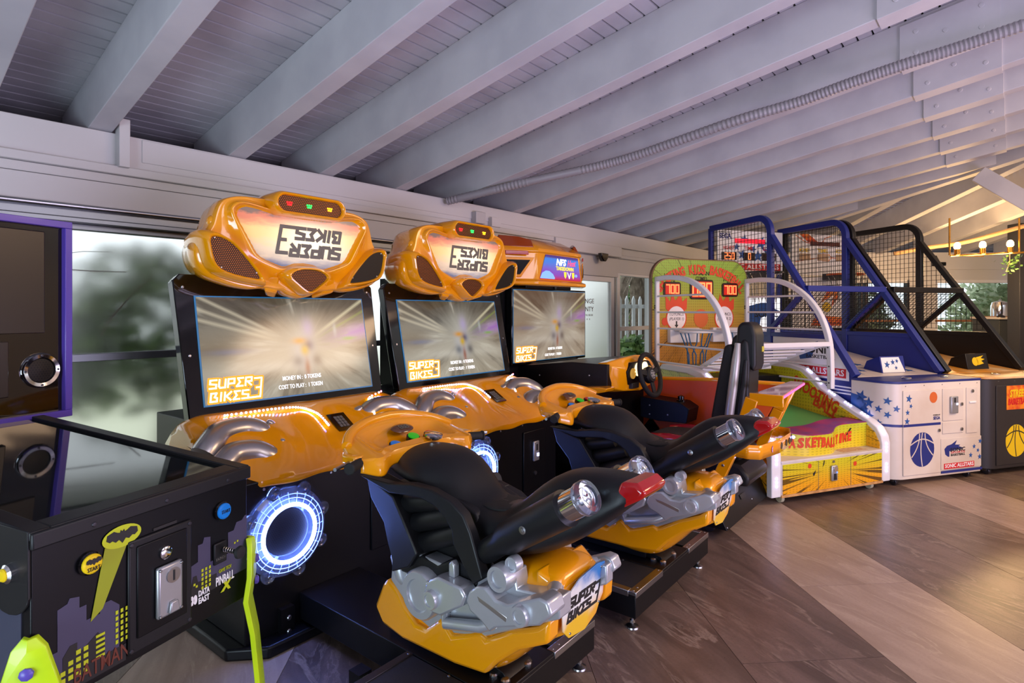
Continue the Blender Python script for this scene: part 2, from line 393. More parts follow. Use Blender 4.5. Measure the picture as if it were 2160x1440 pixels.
def window(name, x0, x1, glass, label, zs=(.06, 1.14, 1.18, 1.845), fw=.045, m=None, z0=.0):
    e = empty(name, (0, WY, 0), label=label, kind='structure'); m = m or MATS['aluminium']; a, b, c, d = zs
    for (p, q, r, s_) in ((x0, x0+fw, z0, d), (x1-fw, x1, z0, d)): build('frame_post', G().box(p, q, 0, .07, r, s_), m, e, bevel=.003)
    for r, s_ in ((z0, a), (b, c), (d-.03, d)): build('frame_rail', G().box(x0+fw, x1-fw, .005, .065, r, s_), m, e, bevel=.003)
    for r, s_ in ((a, b), (c, d-.03)): build('pane', G().box(x0+fw, x1-fw, .03, .036, r, s_), glass, e, smooth=0)
    return e
GFZ, GCL = MATS['glass_frosted'], MATS['glass_clear']
window('window_1', -2.6, -.62, GFZ, 'frosted window at the far left behind the pinball cabinet')
window('window_2', -.62, 1.95, GFZ, 'frosted window with foliage shadow left of the first bike game')
window('window_3', 1.95, 3.2, GFZ, 'frosted window between the two bike games')
window('window_4', 3.2, 4.9, GFZ, 'frosted window behind the racing game')
window('window_5', 6.08, 7.02, GCL, 'clear window looking out on the palm garden', (.1, 1.16, 1.21, 1.86), .07, MATS['white_metal'])
dr = empty('door_1', (0, WY, 0), label='frosted sliding door with brown hotel lettering', kind='structure')
for p, q in ((4.9, 4.97), (5.93, 6.0)): build('frame_post', G().box(p, q, -.01, .05, 0, 1.80), MATS['white_metal'], dr, bevel=.004)
build('frame_rail', G().box(4.97, 5.93, -.01, .05, 1.74, 1.8), MATS['white_metal'], dr, bevel=.004)
build('frame_rail', G().box(4.97, 5.93, -.01, .05, 0, .08), MATS['white_metal'], dr, bevel=.004)
build('pane', G().box(4.97, 5.93, .015, .021, .08, 1.74), GFZ, dr, smooth=0)
build('edge_strip', G().box(6.0, 6.03, -.02, .06, 0, 1.85), MATS['aluminium'], dr, bevel=.003)
mat('brown_print', (120, 78, 62), .6)
text('ORANGE', .075, MATS['brown_print'], dr, (5.40, .012, 1.51), width=.38)
text('COUNTY', .075, MATS['brown_print'], dr, (5.40, .012, 1.42), width=.36)
text('RESORT HOTEL BELEK', .028, MATS['brown_print'], dr, (5.40, .012, 1.355), width=.34)
flat('lettering', [star(-.1+.05*k, 0, .011) for k in range(5)], MATS['brown_print'], dr, frame((5.40, .012, 1.31), (1,0,0), (0,0,1)))

# ---------------------------------------------------------------- far wall with windows
wb = far('wall_back', 'warm lit white wall with wide windows beyond the basketball games', 'structure')
L = lambda px: (px-1080)/1225*FD - C0
build('wall_panel', G().box(0, 7.5, 0, .14, 1.91, 2.36), P, wb)
build('wall_panel', G().box(0, 7.5, 0, .14, 0, .98), P, wb)
for a, b in ((0, L(1735)), (L(1918), L(1972)), (L(2156), 7.5)): build('wall_panel', G().box(a, b, 0, .14, .98, 1.91), P, wb)
build('soffit', G().box(-.3, 7.5, .1, 1.6, 2.30, 2.328), MATS['paint_board'], wb)
build('moulding', G().box(0, 7.5, -.03, .02, 2.08, 2.10), P, wb)
for k, (a, b) in enumerate(((L(1735), L(1918)), (L(1972), L(2156)))):
    e = far('window_%d' % (6+k), ['far window seen through the blue basketball cage', 'wide far window behind the coffee urn'][k], 'structure')
    build('frame_rail', G().box(a, b, -.01, .08, 1.86, 1.91), MATS['white_metal'], e, bevel=.004)
    build('sill', G().box(a, b, -.03, .1, 1.225, 1.26), MATS['wood_trim'], e, bevel=.004)
    build('frame_rail', G().box(a, b, 0, .08, .98, 1.03), MATS['white_metal'], e, bevel=.004)
    for x in ([a, b-.04] + ([a+.62, a+.70] if k == 0 else [])): build('frame_post', G().box(x, x+.04, -.01, .08, .98, 1.91), MATS['dark_steel'] if k == 0 else MATS['white_metal'], e, bevel=.003)
    build('pane', G().box(a, b, .03, .036, 1.26, 1.86), GCL, e, smooth=0); build('pane', G().box(a, b, .03, .036, 1.03, 1.225), GCL, e, smooth=0)

# ---------------------------------------------------------------- the rest of the room, behind the camera
wf = build('wall_front', G().box(-3.4, 13.5, -3.5, -3.36, 0, 3.8), P); tag(wf, 'plain wall behind the viewer', kind='structure')
ws = build('wall_side', G().box(-3.4, -3.26, -3.5, WY+.1, 0, 3.8), P); tag(ws, 'plain side wall at the far left', kind='structure')

# ---------------------------------------------------------------- garden outside
gd = build('garden_ground', G().grid(lambda u, v: (-8+34*u, 3.85+22*v, -.12+.05*sin(u*40)*sin(v*23)), 40, 20), MATS['earth']); tag(gd, 'bare garden ground outside the windows', kind='structure')
g2 = build('garden_ground', G().grid(lambda u, v: (corner.x+.35+14*u-2*v, 3.8-16*v+.0*u, -.12), 12, 12), MATS['earth']); tag(g2, 'garden ground beyond the far wall', kind='structure')
def shrub(name, label, loc, rx, ry, rz, n, size, m, trunk=True):
    e = empty(name, loc, 0, label, 'shrub'); g = G()
    for i in range(n):
        t, p_ = random.uniform(0, 2*pi), math.asin(random.uniform(-.7, 1)); q = random.uniform(.55, 1)
        c = Vector((rx*q*cos(p_)*cos(t), ry*q*cos(p_)*sin(t), rz*(1+q*sin(p_))))
        a = Vector((random.gauss(0,1), random.gauss(0,1), random.gauss(0,.6))).normalized(); b = a.orthogonal().normalized()
        s_ = size*random.uniform(.6, 1.3)
        g.add([c-a*s_, c+b*s_*.45, c+a*s_, c-b*s_*.45], [(0,1,2,3)])
    build('foliage', g, m, e, smooth=0, fix=False)
    if trunk: build('stem', G().tube([(0,0,-.12), (.05,.02,rz*.5), (0,.05,rz*1.2)], [.06, .045, .02], 8), MATS['bark'], e)
    return e
for a in (('hedge_bush', 'tall green bush pressed against the frosted left window', (1.55, 4.75, .45), .95, .6, .72, 1500, .09, MATS['leaf_green']),
          ('hedge_bush', 'leafy garden bush beside the palm trunk', (12.1, 6.85, 0), .8, .6, 1.15, 1500, .09, MATS['leaf_green']),
          ('hedge_bush', 'low spiky green bush under the clear window', (8.2, 4.6, 0), .45, .25, .5, 700, .12, MATS['leaf_green']),
          ('hedge_bush', 'pale tall bush at the back of the palm garden', (13.6, 7.6, 0), 1.3, 1.0, 1.5, 1800, .11, MATS['leaf_pale']),
          ('hedge_bush', 'broad olive hedge beyond the wide far window', (15.0, -.1, 0), 1.2, 1.3, 1.15, 2600, .11, MATS['leaf_pale']),
          ('hedge_bush', 'green hedge beyond the middle far window', (12.6, 2.6, 0), .9, .9, 1.0, 1800, .11, MATS['leaf_pale']),
          ): shrub(*a)
pt = empty('palm_tree', (10.45, 5.62, 0), 0, 'shaggy palm trunk outside the clear window', 'tree')
build('trunk', G().tube([(0,0,-.12), (-.04,.02,.8), (-.1,0,1.7), (-.18,.05,3)], [.24, .21, .18, .17], 14), MATS['bark'], pt, sub=1)
g = G()
for i in range(240):
    a, h = random.uniform(0, 2*pi), random.uniform(.1, 2.6); r_ = .2; c = Vector((r_*cos(a)-.06*h, r_*sin(a), h))
    d = Vector((cos(a)*.5, sin(a)*.5, -.9 if random.random() < .6 else .8)).normalized()*random.uniform(.15, .35); s_ = Vector((-sin(a), cos(a), 0))*.02
    g.add([c-s_, c+s_, c+d+s_*.4, c+d-s_*.4], [(0,1,2,3)])
build('husk', g, MATS['bark'], pt, smooth=0, fix=False)
tt = empty('garden_tree', (10.55, 6.15, 0), 0, 'leaning garden tree behind the picket fence', 'tree')
build('trunk', G().tube([(0,0,-.12), (.1,0,.8), (.02,0,1.6), (.25,0,2.4)], [.13,.12,.11,.09], 10), MATS['bark'], tt)
build('branch', G().tube([(.05,0,1.5), (-.3,.1,2.0), (-.5,.1,2.6)], [.08,.06,.05], 8), MATS['bark'], tt)
pf = empty('picket_fence', (7.55, 5.2, 0), 0, 'white picket fence in the garden outside', 'fence')
for r in (.75, 1.45): build('fence_rail', G().box(0, 2.4, 0, .03, r, r+.07), MATS['white_metal'], pf, bevel=.003)
s0 = None
for k in range(10):
    if s0 is None: s0 = o = build('picket', G().prism([(-.05, -.1), (.05, -.1), (.05, 1.6), (0, 1.67), (-.05, 1.6)], 'y', -.02, 0), MATS['white_metal'], pf, smooth=0)
    else: o = share('picket', s0, pf)
    o.location = (.1+k*.24, 0, 0)
tw = empty('vine_twig', (.2, 3.66, 1.55), 0, 'bare vine twig lying on the left frosted window', 'twig')
build('stem', G().tube([(-.05,0,-.02), (.12,0,0), (.3,0,.03), (.5,.01,.065), (.66,0,.06), (.82,.02,.065)], [.004,.004,.0035,.003,.003,.002], 6), MATS['bark'], tw)
build('side_shoot', G().tube([(.5,.01,.065), (.44,0,.12), (.62,0,.16), (.75,.01,.17)], [.002,.002,.0018,.001], 5), MATS['bark'], tw)
build('side_shoot', G().tube([(.46,0,.055), (.44,0,.0), (.46,.01,-.03)], [.002,.002,.001], 5), MATS['bark'], tw)
t2 = empty('vine_twig', (.9, 3.66, 1.25), 0, 'second bare vine twig hanging on the left frosted window', 'twig')
build('stem', G().tube([(-.0,0,.02), (.05,0,.12), (.14,0,.24), (.24,.01,.34)], [.003,.004,.003,.003], 6), MATS['bark'], t2)

# ---------------------------------------------------------------- fittings on wall and ceiling
cp = [(3.25,3.52,2.30),(3.406,3.151,2.365),(3.555,2.787,2.427),(3.731,2.423,2.489),(3.821,2.111,2.542),(3.853,1.758,2.602),(3.888,1.377,2.667),(3.966,1.048,2.723),(3.978,.759,2.772),(4.004,.499,2.817),(4.054,.241,2.861),(4.082,-.036,2.908),(4.12,-.4,2.965),(4.18,-1.5,3.15),(4.22,-3.3,3.45)]
def spline(pts, n):
    out = []; pts = [Vector(p) for p in pts]
    for i in range(len(pts)-1):
        p0, p1, p2, p3 = pts[max(i-1,0)], pts[i], pts[i+1], pts[min(i+2, len(pts)-1)]
        for k in range(n):
            t = k/n; out.append(.5*((2*p1)+(p2-p0)*t+(2*p0-5*p1+4*p2-p3)*t*t+(3*p1-3*p2+p3-p0)*t**3))
    return out + [pts[-1]]
pp = spline(cp, 26)
co = build('flexible_conduit', G().tube(pp, [.029 + .005*(k % 2) for k in range(len(pp))], 12), mat('conduit_grey', (150, 146, 150), .42))
tag(co, 'grey corrugated flexible conduit slung under the rafters', 'conduit')
ec = empty('electrical_box', (3.63, WY-.04, 2.16), 0, 'small grey junction box on the header beam', 'box')
build('body', G().box(-.06, .06, -.06, 0, 0, .10), mat('box_grey', (190, 188, 190), .5), ec, bevel=.004)
for k in range(2): build('knockout', G().lathe([(.018, 0), (.018, .002), (.001, .002)], (-.061, -.03, .03+.045*k), (-1,0,0), 14), MATS['box_grey'], ec)
ms = empty('motion_sensor', (5.57, WY-.10, 2.0), 0, 'black motion sensor above the sliding door', 'sensor')
build('housing', G().prism([(-.075, .045), (.075, .045), (.06, -.01), (.025, -.045), (-.025, -.045), (-.06, -.01)], 'y', -.05, .0), MATS['black_gloss'], ms, bevel=.008)
tag(link(bpy.data.objects.new('cable_duct', build('tmp', G().box(3.78, 3.9, 0, .05, 2.155, 2.235), P).data)), 'white perforated cable duct beside the junction box', 'duct')
bpy.data.objects.remove(bpy.data.objects['tmp']); bpy.data.objects['cable_duct'].location = (0, WY-.09, 0)

# ---------------------------------------------------------------- shared screen picture (a blurred night race)
def screen_mat(name, x0, x1, z0, z1, warm=0.0, es=.62):
    m = mat(name, (120, 110, 100), .25); N = NT(m); u = (N.x-x0)/(x1-x0); v = (N.z-z0)/(z1-z0)
    dx = (u-.57)*1.78; dy = v-.5; r = (dx*dx+dy*dy+.0004).pow(.5); cx, cy = dx/r, dy/r
    n1 = N.noise(N.vec(cx*1.5, cy*1.5, r*.8), 1.6, 2, .5); n2 = N.noise(N.vec(cx*3.2, cy*3.2, r*1.1), 2.2, 3, .55); n3 = N.noise(N.vec(u*3.0, v*3.0, 0), 2, 2)
    st = n1*.6+n2*.4
    g = lambda a, b, p, q: ((((u-a)/p).pow(2.0)+((v-b)/q).pow(2.0))*-1.0).exp()
    c = N.mix(v.sm(.35, 1.0), (192, 184, 166), (98, 90, 74)); c = N.mix((v*-1.0+1.0).sm(.62, 1.0), c, (176, 166, 146))
    far_ = r.sm(.06, .5)
    c = N.mix((st*-1.0+1.0).sm(.48, .66)*.85*far_, c, (66, 57, 40)); c = N.mix(st.sm(.53, .68)*.7*far_, c, (230, 224, 206))
    side = dx.abs().sm(.35, .85); c = N.mix(side*.6*(dy.abs()*-4.5+1.0).mx(0.0), c, (112, 84, 40))
    c = N.mix((u-.6).sm(0, .35)*((dy-dx*.20).abs()*-8.0+1.0).mx(0.0)*n2.sm(.35, .55)*.9, c, (170, 104, 206))
    c = N.mix(((dy-dx*.62-.02).abs()*-30.0+1.0).mx(0.0)*(dx.sm(.06, .3))*.8, c, (240, 230, 190)); c = N.mix(((dy-dx*.48).abs()*-40.0+1.0).mx(0.0)*(dx.sm(.1, .3))*.6, c, (150, 170, 70))
    for a_ in (.30, .40, .52): c = N.mix(((dy+dx*a_+.02).abs()*-34.0+1.0).mx(0.0)*((dx*-1.0).sm(.2, .5))*.7, c, (226, 214, 186))
    c = N.mix(g(.57, .62, .10, .28)*.5, c, (206, 202, 186)); c = N.mix(g(.74, .62, .07, .10)*.45, c, (120, 124, 128)); c = N.mix(g(.78, .66, .012, .07)*.6, c, (206, 210, 214))
    c = N.mix(g(.38, .30, .22, .06)*.5, c, (236, 230, 216)); c = N.mix(g(.80, .30, .16, .05)*.4, c, (226, 220, 204))
    c = N.mix(g(.16, .47, .12, .03)*.6, c, (128, 134, 168)); c = N.mix(g(.87, .56, .05, .018)*.7, c, (120, 190, 40))
    c = N.mix(g(.60, .68, .035, .10)*.7, c, (190, 168, 224)); c = N.mix(g(.56, .42, .062, .17)*.9, c, (206, 206, 212))
    c = N.mix(g(.592, .50, .036, .06), c, (60, 66, 120)); c = N.mix(g(.54, .55, .042, .035), c, (230, 160, 40)); c = N.mix(g(.568, .45, .026, .06), c, (228, 186, 30))
    c = N.mix(g(.575, .27, .018, .1), c, (170, 112, 92)); c = N.mix(g(.52, .34, .036, .06)*.8, c, (104, 110, 118)); c = N.mix(g(.64, .34, .034, .07)*.8, c, (90, 88, 90))
    c = N.mix((N.x*900.0).sin().sm(.0, 1)*.06, c, (60, 60, 60))
    if warm: c = N.mix(warm*.28, c, (150, 96, 60))
    N.b.inputs['Base Color'].default_value = (.01, .01, .01, 1)
    N.t.links.new(c, N.b.inputs['Emission Color']); N.b.inputs['Emission Strength'].default_value = es
    N.b.inputs['Roughness'].default_value = .12; return m
mat('print_black', (28, 26, 26), .5); mat('print_white', (240, 240, 240), .5); mat('print_grey', (104, 100, 92), .5)
mat('glow_white', (250, 250, 250), .5, emit=(255, 255, 255), es=.95); mat('glow_orange', (255, 150, 20), .5, emit=(255, 150, 20), es=.95)
mat('screen_blue_edge', (20, 90, 140), .3, emit=(30, 120, 170), es=.35)
def grille_mat(name, ax, s, back):
    m = mat(name, (22, 18, 14), .4, .5); N = NT(m); a, b = (N.x, N.z) if ax == 'y' else (N.y, N.z)
    row = (b/s*1.155).floor(); fx = (a/s + row*.5).frac()-.5; fz = (b/s*1.155).frac()-.5
    hole = (fx*fx+fz*fz*.8).lt(.085); N.color(N.mix(hole, (26, 20, 16), back)); return m
grille_mat('grille_orange', 'y', .0095, (158, 84, 12)); grille_mat('grille_black', 'y', .0095, (6, 6, 8))
def sign_mat():
    m = mat('sign_print', (240, 220, 180), .3); N = NT(m); v = (N.z-1.615)/.30; u = N.x/.7
    n = N.noise(N.vec(N.x*2.0, N.z*7.0, 0), 4, 4, .6)
    c = N.mix((v+n*.3-.15).sm(.0, .28), (70, 96, 140), (226, 206, 170)); c = N.mix((v+n*.25-.1).sm(.3, .55), c, (250, 214, 130))
    c = N.mix((v+n*.3-.15).sm(.58, .78), c, (226, 130, 96)); c = N.mix((v+n*.3-.15).sm(.82, .9), c, (120, 100, 92))
    gl = ((((u-.26)/.30).pow(2.0)+((v-.5)/.36).pow(2.0))*-1.0).exp(); c = N.mix(gl*.85, c, (255, 246, 214))
    N.color(c); N.t.links.new(c, N.b.inputs['Emission Color']); N.t.links.new((gl*.62+.14).k, N.b.inputs['Emission Strength'])
sign_mat()
for nm, c in (('red', (255, 20, 24)), ('green', (30, 255, 70)), ('amber', (255, 176, 20)), ('blue', (60, 90, 255))): mat('lamp_'+nm, c, .4, emit=c, es=5)
def led_mat():
    m = mat('led_rgb', (255, 255, 255), .4); N = NT(m); f = N.noise(N.vec((N.x*130.0).floor(), (N.y*130.0).floor(), 0), .73, 0)
    c = N.mix(f.sm(.36, .39), (255, 60, 70), (206, 218, 255)); c = N.mix(f.sm(.56, .6), c, (70, 110, 255)); N.t.links.new(c, N.b.inputs['Emission Color']); N.b.inputs['Emission Strength'].default_value = 16
led_mat()
mat('led_ring', (200, 215, 255), .4, emit=(115, 145, 255), es=55); mat('led_white', (225, 230, 255), .4, emit=(186, 186, 255), es=7)
mat('button_blue', (20, 110, 190), .3, emit=(10, 90, 170), es=.25); mat('button_green', (50, 180, 30), .3, emit=(40, 170, 20), es=.25); mat('button_red', (200, 20, 20), .3); mat('button_yellow', (235, 200, 20), .3)
mat('mat_rubber', (30, 27, 26), .7, bump=(160, .3, .002)); mat('caster_cream', (196, 190, 160), .5); mat('coin_silver', (176, 178, 182), .35, .7)

def superell(y, zb, zt, hw, n=20, e=2.6, taper=1.0):
    out = []; zc, h = (zb+zt)/2, (zt-zb)/2
    for k in range(n):
        a = 2*pi*(k+.5)/n; c, s_ = cos(a), sin(a)
        z = zc + h*math.copysign(abs(s_)**(2/e), s_); t = (z-zb)/max(zt-zb, 1e-6)
        out.append((hw*math.copysign(abs(c)**(2/e), c)*(1 + (taper-1)*t), y, z))
    return out
def sb_machine(label):
    T = empty('motorbike_arcade_game', (0,0,0), 0, label, 'arcade game', 'yellow motorbike racing games')
    YG, BP, BK, SV = MATS['yellow_gloss'], MATS['black_panel'], MATS['black_plastic'], MATS['silver_paint']
    cx = .13
    # --- platform
    px0, px1, sx0, sx1 = -.41, .47, -.13, .19
    pf = build('platform', G().box(px0, px1, 0, .42, .065, .168), BP, T, bevel=.003)
    build('spine', G().box(sx0, sx1, .0015, 1.12, .067, .18), BP, pf, bevel=.003)
    for a, b in ((px0, sx0), (sx1, px1)):
        build('foot_mat', G().box(a+.03, b-.004, .034, .39, .168, .178), MATS['mat_rubber'], pf, bevel=.002)
        build('edge_strip', G().box(a, b, -.003, .034, .155, .181), MATS['steel'], pf, bevel=.002)
        e = a if a == px0 else b-.03
        build('edge_strip', G().box(e-.002, e+.032, .034, .42, .155, .181), MATS['steel'], pf, bevel=.002)
        build('edge_strip', G().box(a, b, .39, .42, .16, .181), MATS['dark_steel'], pf, bevel=.002)
        screws('rivet', [(a+.012, .016, .181), (b-.012, .016, .181), (a+.05, .016, .181), (a+.012, .2, .181), (b-.012, .2, .181), (b-.012, .4, .181), (a+.012, .4, .181)], (0,0,1), .005, MATS['steel'], pf, .002)
    for x in (px0+.05, px1-.05):
        for y in (.04, .38):
            f = build('levelling_foot', G().lathe([(.03, 0), (.028, .006), (.012, .014), (.006, .016), (.006, .066)], (x, y, 0), (0,0,1), 14), MATS['steel'], T)
            build('lock_nut', G().lathe([(.012, .02), (.012, .032)], (x, y, 0), (0,0,1), 6), MATS['steel'], f)
    cs = build('caster', G().cyl((-.24, .55, .045), (-.205, .55, .045), .045, n=20), MATS['caster_cream'], T, bevel=.006)
    build('caster_fork', G().box(-.25, -.195, .54, .6, .05, .1), BP, cs)
    mt = build('mount_bracket', G().prism([(.03, .18), (.20, .18), (.20, .20), (.16, .22), (.05, .20)], 'x', -.04, .10), BP, T, bevel=.002)
    build('mount_beam', G().box(-.06, .12, .12, .6, .18, .235), BP, mt, bevel=.004)
    screws('bolt', [(-.045, .035, .184), (.075, .035, .184), (.075, .085, .184), (-.045, .085, .184)], (0,0,1), .016, MATS['steel'], mt, .006)
    # --- lower cabinet
    cb = build('cabinet', G().prism([(1.12, .05), (1.12, .70), (1.6, .90), (2.0, .90), (2.0, .05)], 'x', cx-.5, cx+.5), BP, T, bevel=.004)
    build('plinth', G().prism([(cx-.56, 1.16), (cx-.44, 1.04), (cx+.44, 1.04), (cx+.56, 1.16), (cx+.56, 2.0), (cx-.56, 2.0)], 'z', 0, .05), BP, cb, bevel=.01)
    build('attach_plate', G().box(cx-.36, cx-.3, 1.09, 1.12, .03, .15), BP, cb)
    screws('bolt', [(cx-.325, 1.088, .107), (cx-.325, 1.088, .05)], (0,-1,0), .011, MATS['steel'], cb, .005)
    screws('panel_screw', [(cx-.42, 1.119, .665), (cx-.1, 1.119, .665), (cx+.12, 1.119, .665), (cx+.34, 1.119, .665)], (0,-1,0), .006, MATS['steel'], cb)
    build('back_column', G().prism([(1.68, .9), (1.72, 1.62), (2.02, 1.62), (2.02, .9)], 'x', cx-.30, cx+.30), BP, cb)
    # --- ring speaker
    rc = (cx-.325, 1.118, .465)
    sp = build('ring_light', G().lathe([(.10, 0), (.10, .012), (.118, .03), (.15, .028), (.17, .016), (.185, .008), (.185, 0)], rc, (0,-1,0), 48), MATS['clear_plastic'], T)
    for k in range(8):
        a = 2*pi*(k+.4)/8; build('lug', G().lathe([(.03, 0), (.03, .016), (.022, .022), (.012, .016), (.001, .016)], (rc[0]+.182*cos(a), rc[1], rc[2]+.182*sin(a)), (0,-1,0), 12), MATS['clear_plastic'], sp)
    screws('lug_screw', [(rc[0]+.182*cos(2*pi*(k+.4)/8), rc[1]-.018, rc[2]+.182*sin(2*pi*(k+.4)/8)) for k in range(8)], (0,-1,0), .006, MATS['steel'], sp)
    build('led_circle', G().tube([(rc[0]+.118*cos(2*pi*k/48), rc[1]-.036, rc[2]+.118*sin(2*pi*k/48)) for k in range(48)], .008, 8, True), MATS['led_ring'], sp)
    g = G()
    for k in range(24):
        a = 2*pi*k/24; g.beam((rc[0]+.125*cos(a), rc[1]-.03, rc[2]+.125*sin(a)), (rc[0]+.168*cos(a), rc[1]-.02, rc[2]+.168*sin(a)), .0025, .003)
    for rr in (.145, .162): g.tube([(rc[0]+rr*cos(2*pi*k/40), rc[1]-.03+.05*(rr-.145), rc[2]+rr*sin(2*pi*k/40)) for k in range(40)], .0018, 5, True)
    build('ring_rib', g, mat('rib_glow', (180, 200, 255), .3, emit=(120, 150, 255), es=1.6) if 'rib_glow' not in MATS else MATS['rib_glow'], sp)
    build('speaker_grille', G().lathe([(.098, 0), (.095, .012), (.001, .014)], rc, (0,-1,0), 36), MATS['grille_black'], sp)
    # --- coin door
    dx, dz = cx+.24, .44
    cdoor = build('coin_door', G().box(dx-.12, dx+.12, 1.108, 1.12, dz-.2, dz+.18), BP, T, bevel=.004)
    build('coin_slot_unit', G().box(dx-.03, dx+.03, 1.092, 1.108, dz-.02, dz+.11), MATS['coin_silver'], cdoor, bevel=.006)
    build('slot', G().box(dx-.006, dx+.01, 1.090, 1.092, dz+.05, dz+.09), MATS['print_black'], cdoor)
    build('coin_lamp', G().box(dx+.004, dx+.022, 1.089, 1.092, dz+.01, dz+.03), MATS['led_white'], cdoor)
    build('lock', G().lathe([(.013, 0), (.013, .008), (.001, .008)], (dx, 1.108, dz-.1), (0,-1,0), 14), MATS['steel'], cdoor)
    # --- console
    prof = [(1.14, .665), (1.115, .672), (1.105, .70), (1.15, .735), (1.21, .772), (1.28, .81), (1.34, .845), (1.40, .88), (1.46, .912), (1.51, .935), (1.57, .935), (1.62, .90), (1.62, .67)]
    nrm = (0, -.50, .865); rings = []
    def hump(x, c, w): return math.exp(-((x-c)/w)**2)
    for i in range(61):
        x = -.585 + 1.17*i/60; ax = abs(x); ring = []
        for j, (y, z) in enumerate(prof):
            t = j/8; h = 0
            if 3 <= j <= 9:
                h += .03*hump(ax, .43, .13)*hump(t, .7, .3) - .028*hump(ax, .42, .11)*hump(t, .55, .10) + .022*hump(ax, .24, .07)*hump(t, .62, .3)
                h -= .024*hump(x, .12, .075)*hump(t, .72, .2); h += .012*hump(x, -.03, .05) * hump(t, .9, .3); h += .014*sin(ax*24)*hump(t, .35, .15)
            if j <= 3 or j == 12: y += .22*max(0, (ax-.44)/.145)**1.2; z += .10*max(0, (ax-.44)/.145)**1.3*(1 if j < 4 else .6)
            if j in (4, 5, 6): y += .10*max(0, (ax-.47)/.115)**2
            if 7 <= j <= 11: z -= .035*max(0, (ax-.47)/.115)**2
            if j <= 2: z -= .012*(.5+.5*cos(x*22))*(1 if j < 2 else .4)
            ring.append((cx+x, y+nrm[1]*h, z+nrm[2]*h))
        rings.append(ring)
    cn = build('console', G().loft(rings), YG, T, smooth=50, sub=1)
    for s_ in (-1, 1):
        build('exhaust_pipe', G().tube(spline([(cx+s_*.575, 1.32, .80), (cx+s_*.54, 1.335, .835), (cx+s_*.48, 1.375, .868), (cx+s_*.38, 1.395, .872), (cx+s_*.31, 1.385, .85), (cx+s_*.27, 1.37, .82)], 5), [.03]+[.056]*19+[.056, .055, .053, .05, .044, .03], 16), MATS['silver_pipe'], cn, smooth=60)
        build('exhaust_pipe', G().tube(spline([(cx+s_*.56, 1.24, .74), (cx+s_*.52, 1.25, .77), (cx+s_*.47, 1.27, .795), (cx+s_*.39, 1.265, .79), (cx+s_*.34, 1.25, .765), (cx+s_*.30, 1.24, .735)], 5), [.03]+[.054]*19+[.054, .053, .051, .047, .04, .026], 16), MATS['silver_pipe'], cn, smooth=60)
        for (x, y, z) in ((.235, 1.385, .872), (.235, 1.27, .80)):
            g = G().ball((0,0,0), (.042, .02, .016), 14, 8); g.xf(Matrix.Translation((cx+s_*x, y, z)) @ Matrix.Rotation(radians(30), 4, 'X') @ Matrix.Rotation(s_*radians(-40), 4, 'Y'))
            build('vent_insert', g, MATS['silver_pipe'], cn, smooth=60)
    led = spline([(-.42, 1.466, .925), (-.30, 1.466, .925), (-.18, 1.462, .925), (-.08, 1.45, .92), (-.03, 1.42, .905), (.0, 1.37, .88), (.005, 1.30, .838)], 6)
    g = G(); [g.ball((cx+p.x, p.y-.006, p.z+.006), .0052, 8, 5) for p in led]; build('led_strip', g, MATS['led_rgb'], cn)
    led = spline([(.47, 1.478, .935), (.37, 1.452, .915), (.335, 1.41, .895), (.32, 1.36, .868), (.30, 1.32, .842)], 4)
    g = G(); [g.ball((cx+p.x, p.y-.006, p.z+.008), .0052, 8, 5) for p in led]; build('led_strip', g, MATS['led_rgb'], cn)
    KM = frame((cx+.11, 1.34, .838), (1, .0, 0), (.30, .50*1.7, .30*1.7))
    kp = build('keypad', G().box(-.05, .05, -.065, .065, 0, .004).xf(KM), MATS['black_gloss'], cn)
    g = G(); [g.box(-.026+.018*i, -.012+.018*i, -.04+.021*j, -.023+.021*j, .004, .007) for i in range(3) for j in range(4)]
    build('keys', g.xf(KM), MATS['print_grey'], cn)
    # --- bezel and screen
    TV = (0, .1, .491); SM = frame((cx, 1.60, 1.2185), (1,0,0), TV)
    bz = build('screen_bezel', G().prism([(-.535,-.345),(.535,-.345),(.556,.33),(.525,.362),(-.525,.362),(-.556,.33)], 'z', -.06, -.005).xf(SM), MATS['black_gloss'], T, bevel=.005)
    build('screen_border', G().box(-.471, .471, -.259, .259, -.005, -.001).xf(SM), MATS['screen_blue_edge'], bz)
    sc = build('screen', G().box(-.464, .464, -.252, .252, -.002, .0015).xf(SM), screen_mat('bike_screen', cx-.464, cx+.464, .972, 1.466) if 'bike_screen' not in MATS else MATS['bike_screen'], bz, smooth=0)
    dots = [SM @ Vector(p) for p in ((-.515,.30,-.004),(.515,.30,-.004),(-.51,-.02,-.004),(.51,-.02,-.004),(-.505,-.3,-.004),(.505,-.3,-.004))]
    screws('bezel_screw', [tuple(p) for p in dots], SM.to_3x3() @ Vector((0,0,1)), .007, MATS['steel'], bz)
    LM = SM @ Matrix.Translation((-.325, -.190, .0025))
    bikes_logo(.26, .17, MATS['glow_orange'], sc, LM, 'title_glow', .016); bikes_logo(.26, .17, MATS['glow_white'], sc, LM @ Matrix.Translation((0,0,.0012)), 'title')
    yu = SM.to_3x3() @ Vector((0,1,0))
    text('MONEY IN :  0 TOKENS', .03, MATS['glow_white'], sc, SM @ Vector((.03, -.165, .003)), (1,0,0), yu, width=.22, bold=.01)
    text('COST TO PLAY :  1 TOKEN', .03, MATS['glow_white'], sc, SM @ Vector((.02, -.208, .003)), (1,0,0), yu, width=.25, bold=.01)
